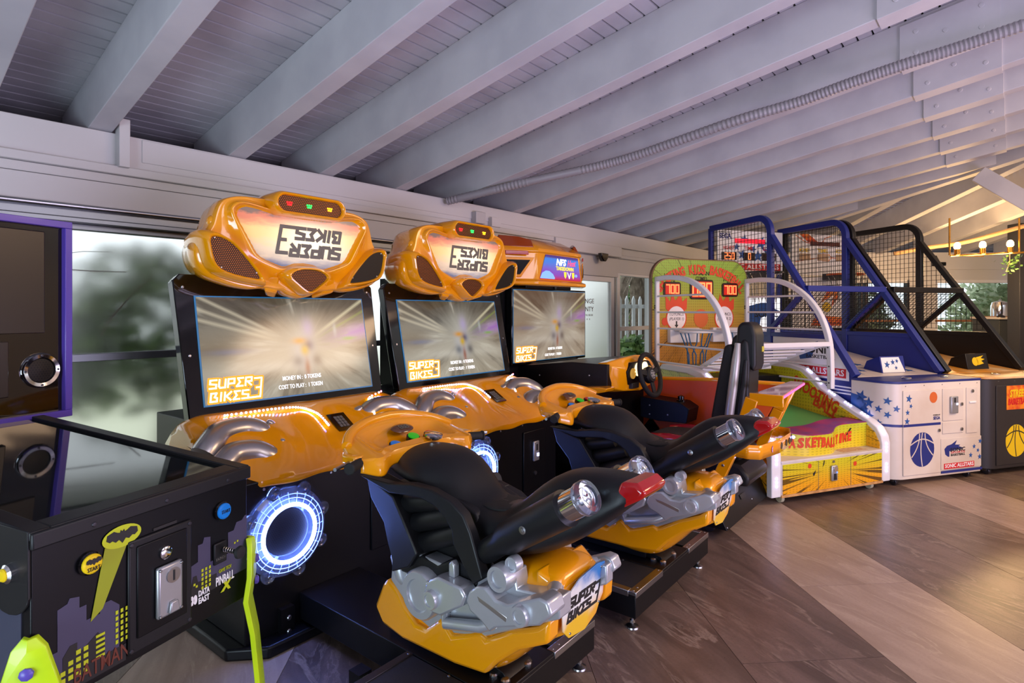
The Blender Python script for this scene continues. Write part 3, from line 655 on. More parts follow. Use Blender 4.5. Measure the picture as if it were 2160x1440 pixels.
    # --- marquee
    half = [(0, 1.462), (.06, 1.475), (.10, 1.50), (.155, 1.50), (.20, 1.512), (.26, 1.50), (.36, 1.515), (.47, 1.55), (.515, 1.60), (.53, 1.68), (.505, 1.745), (.455, 1.77), (.445, 1.83), (.41, 1.915), (.33, 1.945), (.20, 1.95), (.0, 1.96)]
    sgn = [(0, 1.640), (.06, 1.635), (.115, 1.612), (.20, 1.64), (.252, 1.661), (.30, 1.745), (.366, 1.857), (.335, 1.905), (.26, 1.895), (.16, 1.875), (0, 1.872)]
    def full(h): return [(x, z) for x, z in h] + [(-x, z) for x, z in reversed(h[1:-1])]
    def radial(poly, c, n=72):
        out = []
        for k in range(n):
            a = 2*pi*k/n; d = Vector((sin(a), -cos(a))); best = .01
            for i in range(len(poly)):
                p, q = Vector(poly[i])-Vector(c), Vector(poly[(i+1) % len(poly)])-Vector(c); e = q-p; den = d.x*e.y-d.y*e.x
                if abs(den) < 1e-9: continue
                t = (p.x*e.y-p.y*e.x)/den; s_ = (p.x*d.y-p.y*d.x)/den
                if t > 0 and -1e-6 <= s_ <= 1+1e-6: best = max(best, t)
            out.append(Vector(c)+d*best)
        return out
    Cc = (0, 1.72); ou, si = radial(full(half), Cc), radial(full(sgn), Cc)
    def ring(sc_, y, src, add=0): 
        return [(cx+Cc[0]+(p.x-Cc[0])*sc_ + add*(p-Vector(Cc)).normalized().x, y, Cc[1]+(p.y-Cc[1])*sc_ + add*(p-Vector(Cc)).normalized().y) for p in src]
    mixr = lambda t, y: [(cx+a.x*(1-t)+b.x*t, y, a.y*(1-t)+b.y*t) for a, b in zip(si, ou)]
    mq = build('marquee', G().loft([ring(.97, 1.512, si), ring(1, 1.50, si), ring(1, 1.478, si, .012), ring(1, 1.482, si, .026), mixr(.42, 1.512), mixr(.72, 1.518), mixr(.92, 1.512), mixr(1, 1.535), ring(1.0, 1.60, ou), ring(.955, 1.66, ou), ring(.93, 1.74, ou), ring(.88, 1.85, ou)]), YG, T, smooth=45, sub=1)
    build('sign_panel', G().loft([ring(.985, 1.5115, si), ring(.985, 1.505, si)]), MATS['sign_print'], mq, smooth=0)
    bikes_logo(.375, .27, MATS['print_grey'], mq, frame((cx+.05, 1.5035, 1.75), (-1,0,0), (0,0,-1)) @ Matrix.Diagonal((1,1,1,1)), 'title')
    # that plane's normal faces the viewer
    def rnd(pts, n=6): return [(p.x, p.y) for p in spline([(a, b, 0) for a, b in (pts[-1],)+tuple(pts)+(pts[0], pts[1])], n)[n:-n-1]]
    for sgnx in (-1, 1):
        pod = [(.469,1.732),(.478,1.69),(.437,1.592),(.275,1.553),(.262,1.575),(.352,1.68),(.41,1.722)]
        pl = rnd([(cx+sgnx*p[0], p[1]) for p in pod]); c0 = Vector((sum(p[0] for p in pl)/len(pl), sum(p[1] for p in pl)/len(pl)))
        gr = lambda s_, y: [((c0+(Vector(p)-c0)*s_).x, y, (c0+(Vector(p)-c0)*s_).y) for p in pl]
        pd = build('speaker_pod', G().loft([gr(.97, 1.478), gr(1.0, 1.462), gr(1.04, 1.453), gr(1.12, 1.45), gr(1.22, 1.462), gr(1.32, 1.488), gr(1.40, 1.53), gr(1.36, 1.60), gr(1.15, 1.70)]), YG, mq, smooth=60)
        build('speaker_grille', G().loft([gr(1.0, 1.474), gr(1.0, 1.466)]), MATS['grille_orange' if sgnx < 0 else 'grille_black'], mq, smooth=0)
        screws('pod_screw', [(c0.x+(p[0]-c0.x)*.93, 1.465, c0.y+(p[1]-c0.y)*.93) for p in (pl[0], pl[12], pl[24])], (0,-1,0), .005, MATS['steel'], mq)
        build('nose_fin', G().loft([[(cx+sgnx*a, y, z) for a, y, z in q] for q in ([(.13, 1.50, 1.57), (.19, 1.51, 1.57), (.20, 1.53, 1.50), (.13, 1.53, 1.49)], [(.11, 1.60, 1.55), (.17, 1.60, 1.55), (.15, 1.60, 1.475), (.10, 1.60, 1.465)])]), YG, mq, bevel=.01)
        build('dimple', G().ball((cx+sgnx*.43, 1.555, 1.81), (.028, .03, .03), 14, 8), YG, mq)
    pl = [(-.1,1.574),(-.062,1.535),(0,1.50),(.062,1.535),(.1,1.574),(.05,1.604),(-.05,1.604)]; pl = rnd(pl)
    gr = lambda s_, y: [(cx+p[0]*s_, y, 1.555+(p[1]-1.555)*s_) for p in pl]
    build('nose_pod', G().loft([gr(.97, 1.46), gr(1.0, 1.446), gr(1.06, 1.437), gr(1.18, 1.438), gr(1.32, 1.46), gr(1.45, 1.51), gr(1.2, 1.62)]), YG, mq, smooth=60)
    build('speaker_grille', G().loft([gr(1.0, 1.458), gr(1.0, 1.450)]), MATS['grille_orange'], mq, smooth=0)
    st = [( (.145 if cos(a) > 0 else -.145) + .052*cos(a), .052*sin(a)) for a in [2*pi*k/28 for k in range(28)]]
    tilt = -.0
    gr = lambda s_, y, f=1: [(cx+p[0]*(1+(s_-1)*.35)*f, y, 1.925+p[1]*s_) for p in st]
    build('lamp_hood', G().loft([gr(.74, 1.45), gr(.76, 1.43), gr(.82, 1.42), gr(.94, 1.418), gr(1.04, 1.426), gr(1.09, 1.445), gr(1.1, 1.55), gr(1.05, 1.66, .96), gr(.9, 1.76, .9), gr(.6, 1.82, .8)]), YG, mq, smooth=60)
    build('lamp_grille', G().loft([gr(.78, 1.446), gr(.78, 1.438)]), MATS['grille_orange'], mq, smooth=0)
    for x, c in ((-.118, 'red'), (-.01, 'green'), (.108, 'amber')):
        g = G(); [g.ball((cx+x+.011*(i-1)*(1 if j else .7), 1.436, 1.919+.0105*j), .0042, 7, 4) for i in range(3) for j in (0, 1)]; build('lamp_'+c, g, MATS['lamp_'+c], mq)
    # --- bike: black bodywork
    sta = [(.60,.80,.86,.10),(.52,.79,.892,.15),(.42,.775,.903,.185),(.34,.765,.903,.188),(.27,.72,.888,.178),(.21,.66,.848,.165),(.16,.63,.79,.15),(.12,.61,.762,.145),(.05,.605,.757,.142),(-.02,.615,.775,.145),(-.09,.635,.838,.142),(-.15,.655,.888,.137),(-.21,.685,.916,.13),(-.31,.755,.928,.112),(-.40,.838,.926,.092),(-.44,.87,.92,.08)]
    by = build('bike_body', G().loft([superell(*q, e=2.5 if q[0] > -.05 else 3.4, taper=.62 if q[0] > .13 else (.8 if q[0] > -.05 else .72)) for q in sta]), BK, T, smooth=60, sub=1)
    build('saddle_pad', G().loft([superell(y, zt-.02, zt+.0015, hw*.55, 14, 2.4) for y, zt, hw in ((.135,.762,.14),(.09,.757,.145),(.03,.759,.145),(-.03,.775,.14),(-.07,.81,.11))]), MATS['black_rubber'], by, smooth=60, sub=1)
    core = [(.42,.75),(.25,.79),(.10,.74),(.06,.62),(.0,.56),(.05,.50),(.38,.50),(.50,.62),(.54,.76)]
    build('inner_frame', G().prism(core, 'x', -.12, .12), BK, by, bevel=.01)
    for s_ in (-1, 1):
        X = lambda a: s_*a
        arch = [(.60,.795),(.438,.795),(.321,.815),(.223,.814),(.131,.793),(.077,.762),(.045,.712),(.03,.675),(-.006,.585),(.035,.556),(.09,.62),(.121,.66),(.126,.70),(.156,.735),(.202,.763),(.277,.777),(.431,.762)]
        def shell(poly, a, b, inset, bev=.006, nm='side_fairing'):
            c0 = Vector((sum(p[0] for p in poly)/len(poly), sum(p[1] for p in poly)/len(poly)))
            g = G().loft([[(X(b), p[0], p[1]) for p in poly], [(X(a), p[0], p[1]) for p in poly]]); return build(nm, g, BK, by, bevel=bev, seg=3, smooth=60)
        shell(arch if s_ < 0 else [(a, b-.055) for a, b in arch], .206 if s_ < 0 else .17, .168 if s_ < 0 else .1, 0)
        blade = [(.60,.79),(.575,.713),(.50,.637),(.475,.575),(.415,.532),(.42,.491),(.33,.53),(.288,.586),(.344,.663),(.414,.756)]
        g = G().loft([[(X(.09), p[0], p[1]) for p in blade], [(X(.17 - (.02 if p[0] > .46 else 0)), p[0], p[1]) for p in blade], [(X(.208 - (.03 if p[0] > .46 else 0)), p[0]*.99, p[1]) for p in blade]])
        build('front_fairing', g, BK, by, bevel=.006, seg=3, smooth=60)
        bowl = [(.40,.53),(.287,.575),(.212,.562),(.143,.60),(.06,.60),(.03,.555),(.06,.50),(.40,.49)]
        shell(bowl, .185, .10, 0, .008, 'lower_fairing')
        for a, b in (((.395,.722), (.235,.76)), ((.345,.665), (.175,.722)), ((.31,.603), (.145,.672))):
            build('intake_tube', G().tube([(X(.15), a[0]+.02, a[1]-.004), (X(.15), a[0], a[1]), (X(.145), b[0], b[1])], [.018, .034, .034], 14), BK, by, smooth=60)
        # exhaust
        ex = build('exhaust_sleeve', G().tube([(X(.15), .045, .635), (X(.16), .01, .655), (X(.166), -.045, .695), (X(.168), -.075, .717), (X(.17), -.285, .852)], [.034, .038, .038, .05, .053], 22), BK, by, smooth=40)
        a, b = Vector((X(.17), -.27, .843)), Vector((X(.17), -.345, .891)); d = (b-a).normalized()
        build('exhaust_can', G().tube([a, b], .0425, 26), MATS['chrome'], T)
        build('exhaust_lens', G().lathe([(.045, -.012), (.048, -.006), (.048, .012), (.044, .02), (.030, .02), (.028, .012), (.010, .012), (.008, .018), (.001, .018)], b, d, 26), MATS['clear_plastic'], T)
        build('sleeve_screw', G().lathe([(.012, 0), (.012, .004), (.007, .005), (.007, .009), (.001, .010)], (X(.219), -.17, .778), (s_, 0, 0), 12), MATS['steel'], T)
    tl = [(-.40,.922),(-.448,.926),(-.478,.905),(-.462,.884),(-.388,.838),(-.368,.85)]
    build('tail_light', G().prism(tl, 'x', -.074, .074), MATS['red_lens'], T, bevel=.012, seg=3)
    # --- bike: yellow belly and engine
    bs = [(.545,.30,.41,.05,.11,.09),(.48,.245,.46,.08,.16,.13),(.36,.22,.50,.09,.172,.14),(.2,.205,.53,.095,.178,.14),(.08,.20,.56,.09,.18,.14),(.01,.245,.60,.085,.178,.13),(-.06,.31,.625,.09,.172,.12),(-.13,.39,.632,.11,.165,.115),(-.20,.43,.625,.12,.155,.11),(-.235,.455,.60,.11,.135,.10)]
    rg = []
    for y, zb, zt, hb, hm, ht in bs:
        h = zt-zb; L_ = [(hb*.6, zb), (hb, zb+.04*h), (hm, zb+.34*h), (hm, zb+.62*h), (ht, zt-.06*h), (ht*.7, zt)]
        rg.append([(x, y, z) for x, z in L_] + [(-x, y, z) for x, z in reversed(L_)])
    be = build('engine_belly', G().loft(rg), YG, T, smooth=60, sub=2)
    low = [(.485,.423),(.462,.448),(.409,.421),(.37,.377),(.315,.333),(.267,.333),(.216,.374),(.191,.398),(.142,.354),(.021,.409),(-.001,.393),(-.035,.415),(-.098,.453),(-.197,.496),(-.24,.53),(-.235,.46),(-.13,.405),(-.05,.34),(0,.285),(.13,.268),(.381,.262),(.49,.28),(.53,.33)]
    def bev(nm, poly, a, b, m_, par, s_, w_=.008):
        if s_ > 0 and nm != 'belly_shell': a, b = a*.7, b*.7
        return build(nm, G().prism(poly, 'x', s_*b, s_*a), m_, par, bevel=w_, seg=2, smooth=32)
    eng = None
    for s_ in (-1, 1):
        bev('belly_shell', low, .19, .13, YG, be, s_, .012)
        base = [(.45,.445),(.44,.52),(.41,.565),(.33,.575),(.05,.565),(-.06,.63),(-.11,.63),(-.12,.58),(-.27,.60),(-.27,.54),(0,.40),(.14,.36),(.19,.39),(.25,.34),(.33,.36)]
        en = bev('engine_block', base, .182, .12, SV, T, s_, .005)
        def disc(nm, y, z, r, x0, x1, prof=None):
            p = prof or [(r, 0), (r, (x1-x0)*.8), (r*.92, x1-x0), (r*.66, x1-x0), (r*.62, (x1-x0)*.82), (.001, (x1-x0)*.82)]
            build(nm, G().lathe(p, (s_*x0*(1 if s_ < 0 else .7), y, z), (s_, 0, 0), 28), SV, en, smooth=40)
        disc('clutch_cover', .262, .462, .082, .18, .226)
        bev('gear_cover', [(.212,.483),(.205,.52),(.184,.545),(.15,.562),(.05,.558),(.03,.535),(.045,.502),(.135,.444),(.17,.441),(.2,.455)], .246, .185, SV, en, s_, .007)
        disc('cover_boss', .172, .487, .03, .24, .262)
        for y, z in ((.195,.53),(.145,.515),(.135,.465),(.18,.452)): disc('cover_bolt', y, z, .007, .24, .246)
        bev('swing_arm', [(.034,.522),(.021,.553),(-.010,.578),(-.044,.585),(-.085,.559),(-.126,.559),(-.24,.613),(-.268,.610),(-.282,.578),(-.24,.536),(-.085,.478),(-.061,.457),(-.027,.48),(.016,.495)], .24, .165, SV, en, s_, .007)
        bev('arm_slot', [(-.01,.553),(-.02,.535),(-.125,.507),(-.13,.525)], .2405, .23, MATS['silver_pipe'], en, s_, .003)
        disc('arm_boss', -.18, .548, .03, .232, .256)
        if s_ < 0: disc('damper_cap', -.077, .612, .04, .18, .225); disc('mount_eye', -.11, .655, .024, .17, .20)
        build('oil_pipe', G().tube([(s_*.19, .165, .418), (s_*.205, .15, .40), (s_*.205, .0, .44), (s_*.19, -.04, .46)], .018, 12), SV, en, smooth=60)
        build('oil_pipe', G().tube([(s_*.15, .43, .565), (s_*.17, .425, .53), (s_*.17, .40, .47), (s_*.15, .39, .44)], .026, 12), SV, en, smooth=60)
        bev('mount_tab', [(.13,.56),(.105,.56),(.105,.60),(.118,.612),(.13,.60)], .215, .19, SV, en, s_, .004)
        build('axle_stub', G().cyl((s_*.10, -.20, .575), (s_*.145, -.225, .575), .028, .024, 16), SV, en, bevel=.004)
    # rear plate
    RM = frame((-.012, -.238, .515), (1, 0, 0), (0, -.12, 1)) @ Matrix.Rotation(radians(0), 4, 'Z')
    plate = [(-.125,.02),(-.11,-.06),(-.07,-.10),(.03,-.115),(.10,-.085),(.115,-.05),(.135,-.02),(.125,.105),(.075,.115),(-.04,.10),(-.11,.06)]
    def plate_mat():
        m_ = mat('plate_print', (230, 230, 230), .3, coat=.3); N = NT(m_); n = N.noise(scale=16, detail=4); v = (N.z-.40)/.23
        c = N.mix((v+n*.4-.2).sm(.25, .5), (236, 190, 40), (232, 232, 226)); c = N.mix((v+n*.5-.25+N.x*1.4).sm(.62, .9), c, (40, 120, 190)); c = N.mix((N.x*4.0+n*.8-v*.4).sm(.45, .8)*.7, c, (230, 110, 60)); N.color(c)
    if 'plate_print' not in MATS: plate_mat()
    plate = [(a*.92, b*.86) for a, b in plate]
    rp = build('number_plate', G().prism(plate, 'z', 0, .005).xf(RM), MATS['plate_print'], T, bevel=.001)
    bikes_logo(.185, .28, MATS['print_black'], rp, RM @ Matrix.Translation((0, .005, .0052)) , 'title')
    screws('plate_screw', [tuple(RM @ Vector(p)) for p in ((-.092,.017,.005),(.092,.08,.005),(-.062,-.072,.005),(.10,-.038,.005))], RM.to_3x3() @ Vector((0,0,1)), .004, MATS['steel'], rp)
    build('plate_mount', G().loft([[(x, -.236, z) for x, z in ((-.10,.45),(.09,.45),(.10,.59),(-.10,.575))], [(x, -.15, z) for x, z in ((-.13,.40),(.13,.40),(.13,.63),(-.13,.63))]]), YG, be, bevel=.01)
    # --- dash and handlebars
    def dash(u, v):
        s_ = 2*u-1; k = sqrt(max(0, 1-min(1, abs(s_))**2.4)); lobe = math.exp(-((abs(s_)-.78)/.18)**2)
        yr = .465 - .045*lobe + .03*abs(s_); yf = .54 + .16*k; x = .285*s_
        if v < .2: t = v/.2; return (x, yr-.012*t+.02*t*t, .845 - .022*lobe + .05*t + .012*t*(1-abs(s_)))
        if v < .8:
            t = (v-.2)/.6; y = yr+.008 + (yf-yr-.02)*t; z = .897 + (.083*k-.005)*t - .012*abs(s_)
            rec = max(0, 1-(abs(s_)/.72)**6)*max(0, 1-abs((t-.52)/.34)**4); return (x, y, z - .04*rec)
        t = (v-.8)/.2; return (x, yf + .012*sin(pi*t), .897+.078*k-.012*abs(s_) - .09*(.25+.75*k)*t**1.4)
    ds = build('dash_cowl', G().grid(dash, 48, 40), YG, T, smooth=60)
    sm_ = ds.modifiers.new('solid', 'SOLIDIFY'); sm_.thickness = .006; sm_.offset = -1
    rim = []
    for i in range(25):
        q = -.93+1.86*i/24; k = sqrt(max(0, 1-abs(q)**2.4)); rim.append((.285*q, .54+.16*k-.012, .897+.083*k-.012*abs(q)-.004))
    build('cowl_rim', G().tube(rim, .019, 10), YG, ds, smooth=60)
    for s_ in (-1, 1): build('cowl_wing', G().prism([(s_*.25, .50), (s_*.30, .50), (s_*.305, .56), (s_*.28, .60), (s_*.24, .60)], 'z', .865, .895), YG, ds, bevel=.006)
    g = G().ball((0,0,0), (.055, .03, .01), 22, 6); g.xf(Matrix.Translation((.005, .605, .935)) @ Matrix.Rotation(radians(22), 4, 'X'))
    gau = build('gauge', g, mat('gauge_brown', (92, 56, 34), .15, coat=.5) if 'gauge_brown' not in MATS else MATS['gauge_brown'], ds)
    digits('888', .022, MATS['print_grey'], ds, frame((.005, .597, .9425), (1,0,0), (0, .93, .37)))
    for x, y, z, c in ((-.095, .525, .893, 'blue'), (.0, .535, .907, 'green'), (.095, .54, .900, 'red')):
        b = build('start_button', G().lathe([(.022, 0), (.022, .012), (.001, .014)], (x, y, z), (0, -.35, .94), 18), MATS['button_'+c], ds)
        build('button_rim', G().lathe([(.027, -.01), (.027, .006), (.022, .007)], (x, y, z), (0, -.35, .94), 18), MATS['black_gloss'], ds)
    build('dash_trophy', G().lathe([(.03, 0), (.036, .006), (.036, .014), (.02, .018), (.001, .018)], (.06, .485, .905), (0, -.2, .97), 18), MATS['chrome'], ds)
    for s_ in (-1, 1):
        h = build('handlebar', G().tube([(s_*.19, .535, .876), (s_*.335, .475, .868)], .0175, 16), MATS['black_rubber'], T)
        build('grip_end', G().cyl((s_*.333, .476, .868), (s_*.343, .472, .8675), .021, n=16), MATS['black_rubber'], h, bevel=.004)
        build('grip_flange', G().cyl((s_*.205, .529, .875), (s_*.215, .525, .8745), .027, n=16), MATS['black_rubber'], h)
        build('brake_lever', G().tube([(s_*.21, .555, .873), (s_*.30, .53, .872), (s_*.385, .49, .872)], .0065, 8), MATS['steel'], h)
        build('lever_bracket', G().prism([(.49, .83), (.57, .84), (.59, .89), (.52, .89)], 'x', s_*.17, s_*.215), BP, h, bevel=.004)
    return T
sb = sb_machine('yellow motorbike racing game nearest the camera, beside the pinball machine')
sb.location = (1.480, 1.237, 0); sb.rotation_euler = (0, 0, radians(2.5))
sb2 = copy_tree(sb); sb2.location = (2.660, 1.260, 0)
sb2['label'] = 'yellow motorbike racing game in the middle, between its twin and the racing car game'

# ---------------------------------------------------------------- racing car game
mat('orange_panel', (222, 84, 14), .45, bump=(200, .05)); mat('seat_silver', (176, 172, 168), .35, .4); mat('dial_glow', (250, 235, 200), .3, emit=(255, 225, 170), es=1.6)
mat('dial_dim', (190, 150, 70), .3, emit=(200, 150, 60), es=.5); mat('amber_lens', (150, 60, 4), .15, coat=.6); mat('crimson_lens', (170, 14, 40), .15, coat=.5); mat('pink_edge', (235, 120, 190), .3, emit=(230, 110, 190), es=.5)
mat('wing_top', (190, 120, 110), .12, coat=.8)
def nfs_sign():
    m = mat('race_sign', (60, 70, 160), .3); N = NT(m); v = (N.z-1.655)/.20; n = N.noise(scale=9, detail=3)
    c = N.mix(v.sm(.0, .25), (160, 20, 60), (110, 60, 160)); c = N.mix((v+n*.2-.1).sm(.25, .8), c, (50, 110, 190)); c = N.mix(v.sm(.85, .95), c, (60, 40, 110)); N.color(c, .75)
nfs_sign()
R = empty('car_racing_game', (3.98, 1.32, 0), 2, 'orange and yellow car racing game with bucket seat and steering wheel', 'arcade game')
BP, BK, YG, OR = MATS['black_panel'], MATS['black_plastic'], MATS['yellow_gloss'], MATS['orange_panel']
bs = build('base', G().prism([(.02,.06),(.115,.245),(.16,.25),(.95,.25),(1.3,.30),(1.3,.06)], 'x', -.45, .45), BP, R, bevel=.004)
SMb = frame((0, .066, .155), (1,0,0), (0, .45, .89))
build('rear_slot', G().box(-.05, .05, -.012, .018, 0, .002).xf(SMb), MATS['print_black'], bs)
screws('rivet', [tuple(SMb @ Vector(p)) for p in ((-.43,.07,0),(.43,.07,0),(-.43,-.09,0),(.43,-.09,0),(-.1,.06,0),(.12,-.05,0),(-.2,0,0))], (0,-.9,.45), .006, MATS['steel'], bs)
for x in (-.36, .36):
    for y in (.16, 1.15):
        c = build('caster', G().cyl((x-.014, y, .035), (x+.014, y, .035), .034, n=18), MATS['dark_steel'], R, bevel=.004); build('caster_fork', G().box(x-.02, x+.02, y-.01, y+.03, .04, .066), MATS['steel'], c)
fw = build('front_cabinet', G().box(-.45, .45, 1.0, 2.0, .06, .80), BP, R, bevel=.004)
build('dash_box', G().prism([(.90,.84),(.90,1.015),(1.2,1.02),(1.72,.965),(1.72,.80),(1.0,.80)], 'x', -.36, .40), BP, fw, bevel=.004)
screws('panel_screw', [(-.36, 1.5, .9), (-.36, 1.05, .93), (-.45, 1.1, .62), (-.45, 1.5, .62), (-.45, 1.1, .3)], (-1,0,0), .006, MATS['steel'], fw)
build('fender_lip', G().prism([(1.28,.80),(1.28,.83),(.90,.865),(.84,.86),(.86,.835),(1.0,.80)], 'x', -.47, -.34), YG, fw, bevel=.008)
# dash cowl
cw = build('dash_cowl', G().loft([[(x, y, z) for y, z in q] for x, q in ((-.33, [(.98,.82),(.93,.85),(.88,1.0),(.92,1.03),(1.0,1.02)]), (-.22, [(.96,.80),(.84,.82),(.83,.98),(.87,1.055),(1.0,1.03)]), (.0, [(.96,.79),(.82,.80),(.84,.97),(.86,1.07),(1.02,1.04)]), (.22, [(.96,.79),(.84,.82),(.83,.98),(.87,1.055),(1.0,1.03)]), (.40, [(.98,.82),(.93,.85),(.88,1.0),(.92,1.03),(1.0,1.02)]))]), YG, R, bevel=.01, seg=3, smooth=60)
build('instrument_panel', G().prism([(-.18,.86),(.18,.86),(.21,.96),(.14,1.02),(-.14,1.02),(-.21,.96)], 'y', .818, .85), BP, cw, bevel=.005)
for x, z, r, nm in ((-.13,.94,.035,'dial_dim'),(-.05,.965,.045,'dial_glow'),(.06,.965,.045,'dial_glow'),(.14,.94,.035,'dial_dim')):
    build('dial', G().lathe([(r*1.12, -.004), (r*1.12, .008), (r, .009), (r, .004), (.001, .004)], (x, .818, z), (0,-1,0), 24), MATS[nm], cw)
build('key_slot', G().box(-.16, -.05, .805, .84, .83, .87), MATS['print_black'], cw, bevel=.004)
build('cowl_screw', G().lathe([(.012, 0), (.012, .004), (.001, .005)], (-.30, .895, .96), (-.4,-.9,0), 12), MATS['steel'], cw)
# steering wheel
WC = Vector((0, .74, .925)); WM = frame(WC, (1,0,0), (0, .26, .966))
sw = build('steering_wheel', G().tube([WM @ Vector((.155*cos(2*pi*k/40), .155*sin(2*pi*k/40), 0)) for k in range(40)], .018, 12, True), MATS['black_rubber'], R, smooth=60)
build('hub', G().lathe([(.06, -.03), (.065, 0), (.055, .016), (.03, .02), (.001, .02)], WC, WM.to_3x3() @ Vector((0,0,1)), 26), BK, sw)
build('hub_badge', G().lathe([(.034, 0), (.034, .006), (.001, .007)], WM @ Vector((0,0,.018)), WM.to_3x3() @ Vector((0,0,1)), 22), MATS['coin_silver'], sw)
screws('badge_bolt', [tuple(WM @ Vector((.024*cos(a), .024*sin(a), .026))) for a in [k*pi/3 for k in range(6)]], WM.to_3x3() @ Vector((0,0,1)), .004, MATS['dark_steel'], sw)
for a in (.25, pi-.25, -pi/2):
    build('spoke', G().beam(WM @ Vector((.05*cos(a), .05*sin(a), 0)), WM @ Vector((.145*cos(a), .145*sin(a), 0)), .045, .016, WM.to_3x3() @ Vector((0,0,1))), BK, sw, bevel=.005)
build('column', G().cyl(WC, (0, .86, .90), .035, n=16), BK, sw)
# right side panel
sp = build('side_panel', G().prism([(1.05,.20),(1.05,.82),(.85,.845),(.33,.868),(-.09,.868),(-.135,.82),(.0,.56),(.10,.25)], 'x', .42, .45), OR, R, bevel=.003)
build('panel_trim', G().tube([(.435, 1.02,.825), (.435,.85,.85), (.435,.33,.873), (.435,-.085,.875), (.435,-.14,.83), (.435,-.02,.56), (.435,.09,.25)], .018, 10), YG, sp, smooth=60)
build('panel_trim', G().prism([(1.06,.2),(1.06,.36),(.93,.53),(.86,.45),(.80,.25),(.8,.2)], 'x', .405, .42), MATS['black_gloss'], sp)
ab = build('armrest', G().prism([(.93,.56),(.93,.72),(.60,.70),(.53,.66),(.55,.55),(.78,.545)], 'x', .22, .42), BP, R, bevel=.004)
build('start_knob', G().lathe([(.035, 0), (.035, .012), (.024, .016), (.024, .04), (.001, .05)], (.31, .63, .70), (0,0,1), 20), MATS['black_gloss'], ab)
screws('panel_screw', [(.219, .85, .66), (.219, .7, .6), (.219, .85, .59)], (-1,0,0), .006, MATS['steel'], ab)
build('pedal_box', G().box(-.3, .3, .85, 1.0, .25, .45), BP, fw)
for x in (-.1, .1): build('pedal', G().prism([(.83,.30),(.845,.30),(.87,.44),(.855,.445)], 'x', x-.035, x+.035), MATS['steel'], R, bevel=.003)
# seat
st = empty('t', (0,0,0)); bpy.data.objects.remove(st)
se = build('seat_base', G().prism([(.05,.25),(.14,.40),(.12,.44),(.55,.44),(.6,.25)], 'x', -.2, .2), BP, R, bevel=.01)
build('recline_box', G().prism([(-.02,.27),(-.03,.33),(.03,.40),(.12,.42),(.2,.30),(.16,.26)], 'x', -.18, .24), BK, se, bevel=.02, seg=3)
build('recline_box', G().prism([(.04,.42),(.02,.47),(.08,.52),(.3,.52),(.3,.42)], 'x', -.16, .2), BK, se, bevel=.02, seg=3)
cu = build('seat_cushion', G().loft([superell(y, zb, zt, hw, 20, 3.2) for y, zb, zt, hw in ((.70,.47,.51,.17),(.66,.46,.535,.19),(.5,.45,.55,.20),(.3,.45,.53,.20),(.16,.46,.52,.18))]), mat('cushion_grey', (60, 56, 54), .6, bump=(300, .15, .001)), R, smooth=60, sub=1)
build('cushion_side', G().tube([(-.19,.66,.50), (-.205,.5,.52), (-.205,.3,.51), (-.19,.18,.50)], .035, 12), MATS['crimson_lens'], cu, smooth=60); build('cushion_side', G().tube([(.19,.66,.50), (.205,.5,.52), (.205,.3,.51), (.19,.18,.50)], .035, 12), MATS['crimson_lens'], cu, smooth=60)
def seatback(nm, prof, hw, m, bev=.02, par=None): return build(nm, G().prism(prof, 'x', -hw, hw), m, par or R, bevel=bev, seg=4, smooth=60)
bk_ = seatback('backrest', [(.25,.52),(.235,.70),(.20,.90),(.165,1.08),(.15,1.165),(.115,1.185),(.09,1.16),(.10,1.0),(.13,.75),(.13,.52)], .135, MATS['black_rubber'])
seatback('back_shell', [(.13,.52),(.12,.75),(.075,1.0),(.05,1.19),(.03,1.22),(.0,1.2),(-.01,1.05),(.0,.8),(.02,.52)], .115, BK, .02, bk_)
for s_ in (-1, 1):
    build('side_bolster', G().tube([(s_*.135,.12,.53), (s_*.14,.11,.72), (s_*.14,.085,.92), (s_*.138,.068,1.08), (s_*.125,.06,1.19)], [.028,.03,.03,.027,.018], 12), MATS['seat_silver'], bk_, smooth=60)
    build('side_bolster', G().tube([(s_*.12,.06,.53), (s_*.122,.045,.75), (s_*.12,.02,.95), (s_*.115,.01,1.08)], [.022,.022,.02,.012], 10), BK, bk_, smooth=60)
hd = seatback('headrest', [(.09,1.10),(.075,1.30),(.045,1.33),(.0,1.325),(-.03,1.30),(-.045,1.24),(-.045,1.05),(-.03,1.0),(.0,1.03),(.04,1.1)], .10, BK, .025)
seatback('head_pad', [(.13,1.14),(.115,1.22),(.085,1.25),(.06,1.22),(.07,1.1)], .075, BK, .02, hd)
build('warning_label', G().box(.03, .075, -.0495, -.046, 1.13, 1.165), mat('label_yellow', (196, 186, 60), .5), hd)
# rear frame, wing, bumper bar
fr_ = build('rear_frame', G().beam((-.40,.145,.235), (-.40,-.06,.70), .07, .045, (1,0,0)).beam((-.40,-.06,.70), (-.40,-.115,.875), .075, .05, (1,0,0)), YG, R, bevel=.006)
build('rear_frame', G().beam((.40,.145,.235), (.40,-.06,.70), .07, .045, (1,0,0)).beam((.40,-.06,.70), (.40,-.115,.875), .075, .05, (1,0,0)), YG, R, bevel=.006)
screws('frame_bolt', [(-.425, .02, .53), (-.425, .055, .45), (-.425, -.02, .62)], (-1,0,0), .009, MATS['steel'], fr_)
wg = build('rear_wing', G().prism([(-.40,-.28),(.42,-.22),(.42,-.13),(-.40,-.11)], 'z', .885, .905), MATS['wing_top'], R, bevel=.003)
build('wing_edge', G().beam((-.40,-.282,.893), (.42,-.222,.893), .006, .014), MATS['pink_edge'], wg); build('wing_edge', G().prism([(-.42,-.29),(-.40,-.29),(-.40,-.10),(-.42,-.10)], 'z', .84, .91), YG, wg, bevel=.004)
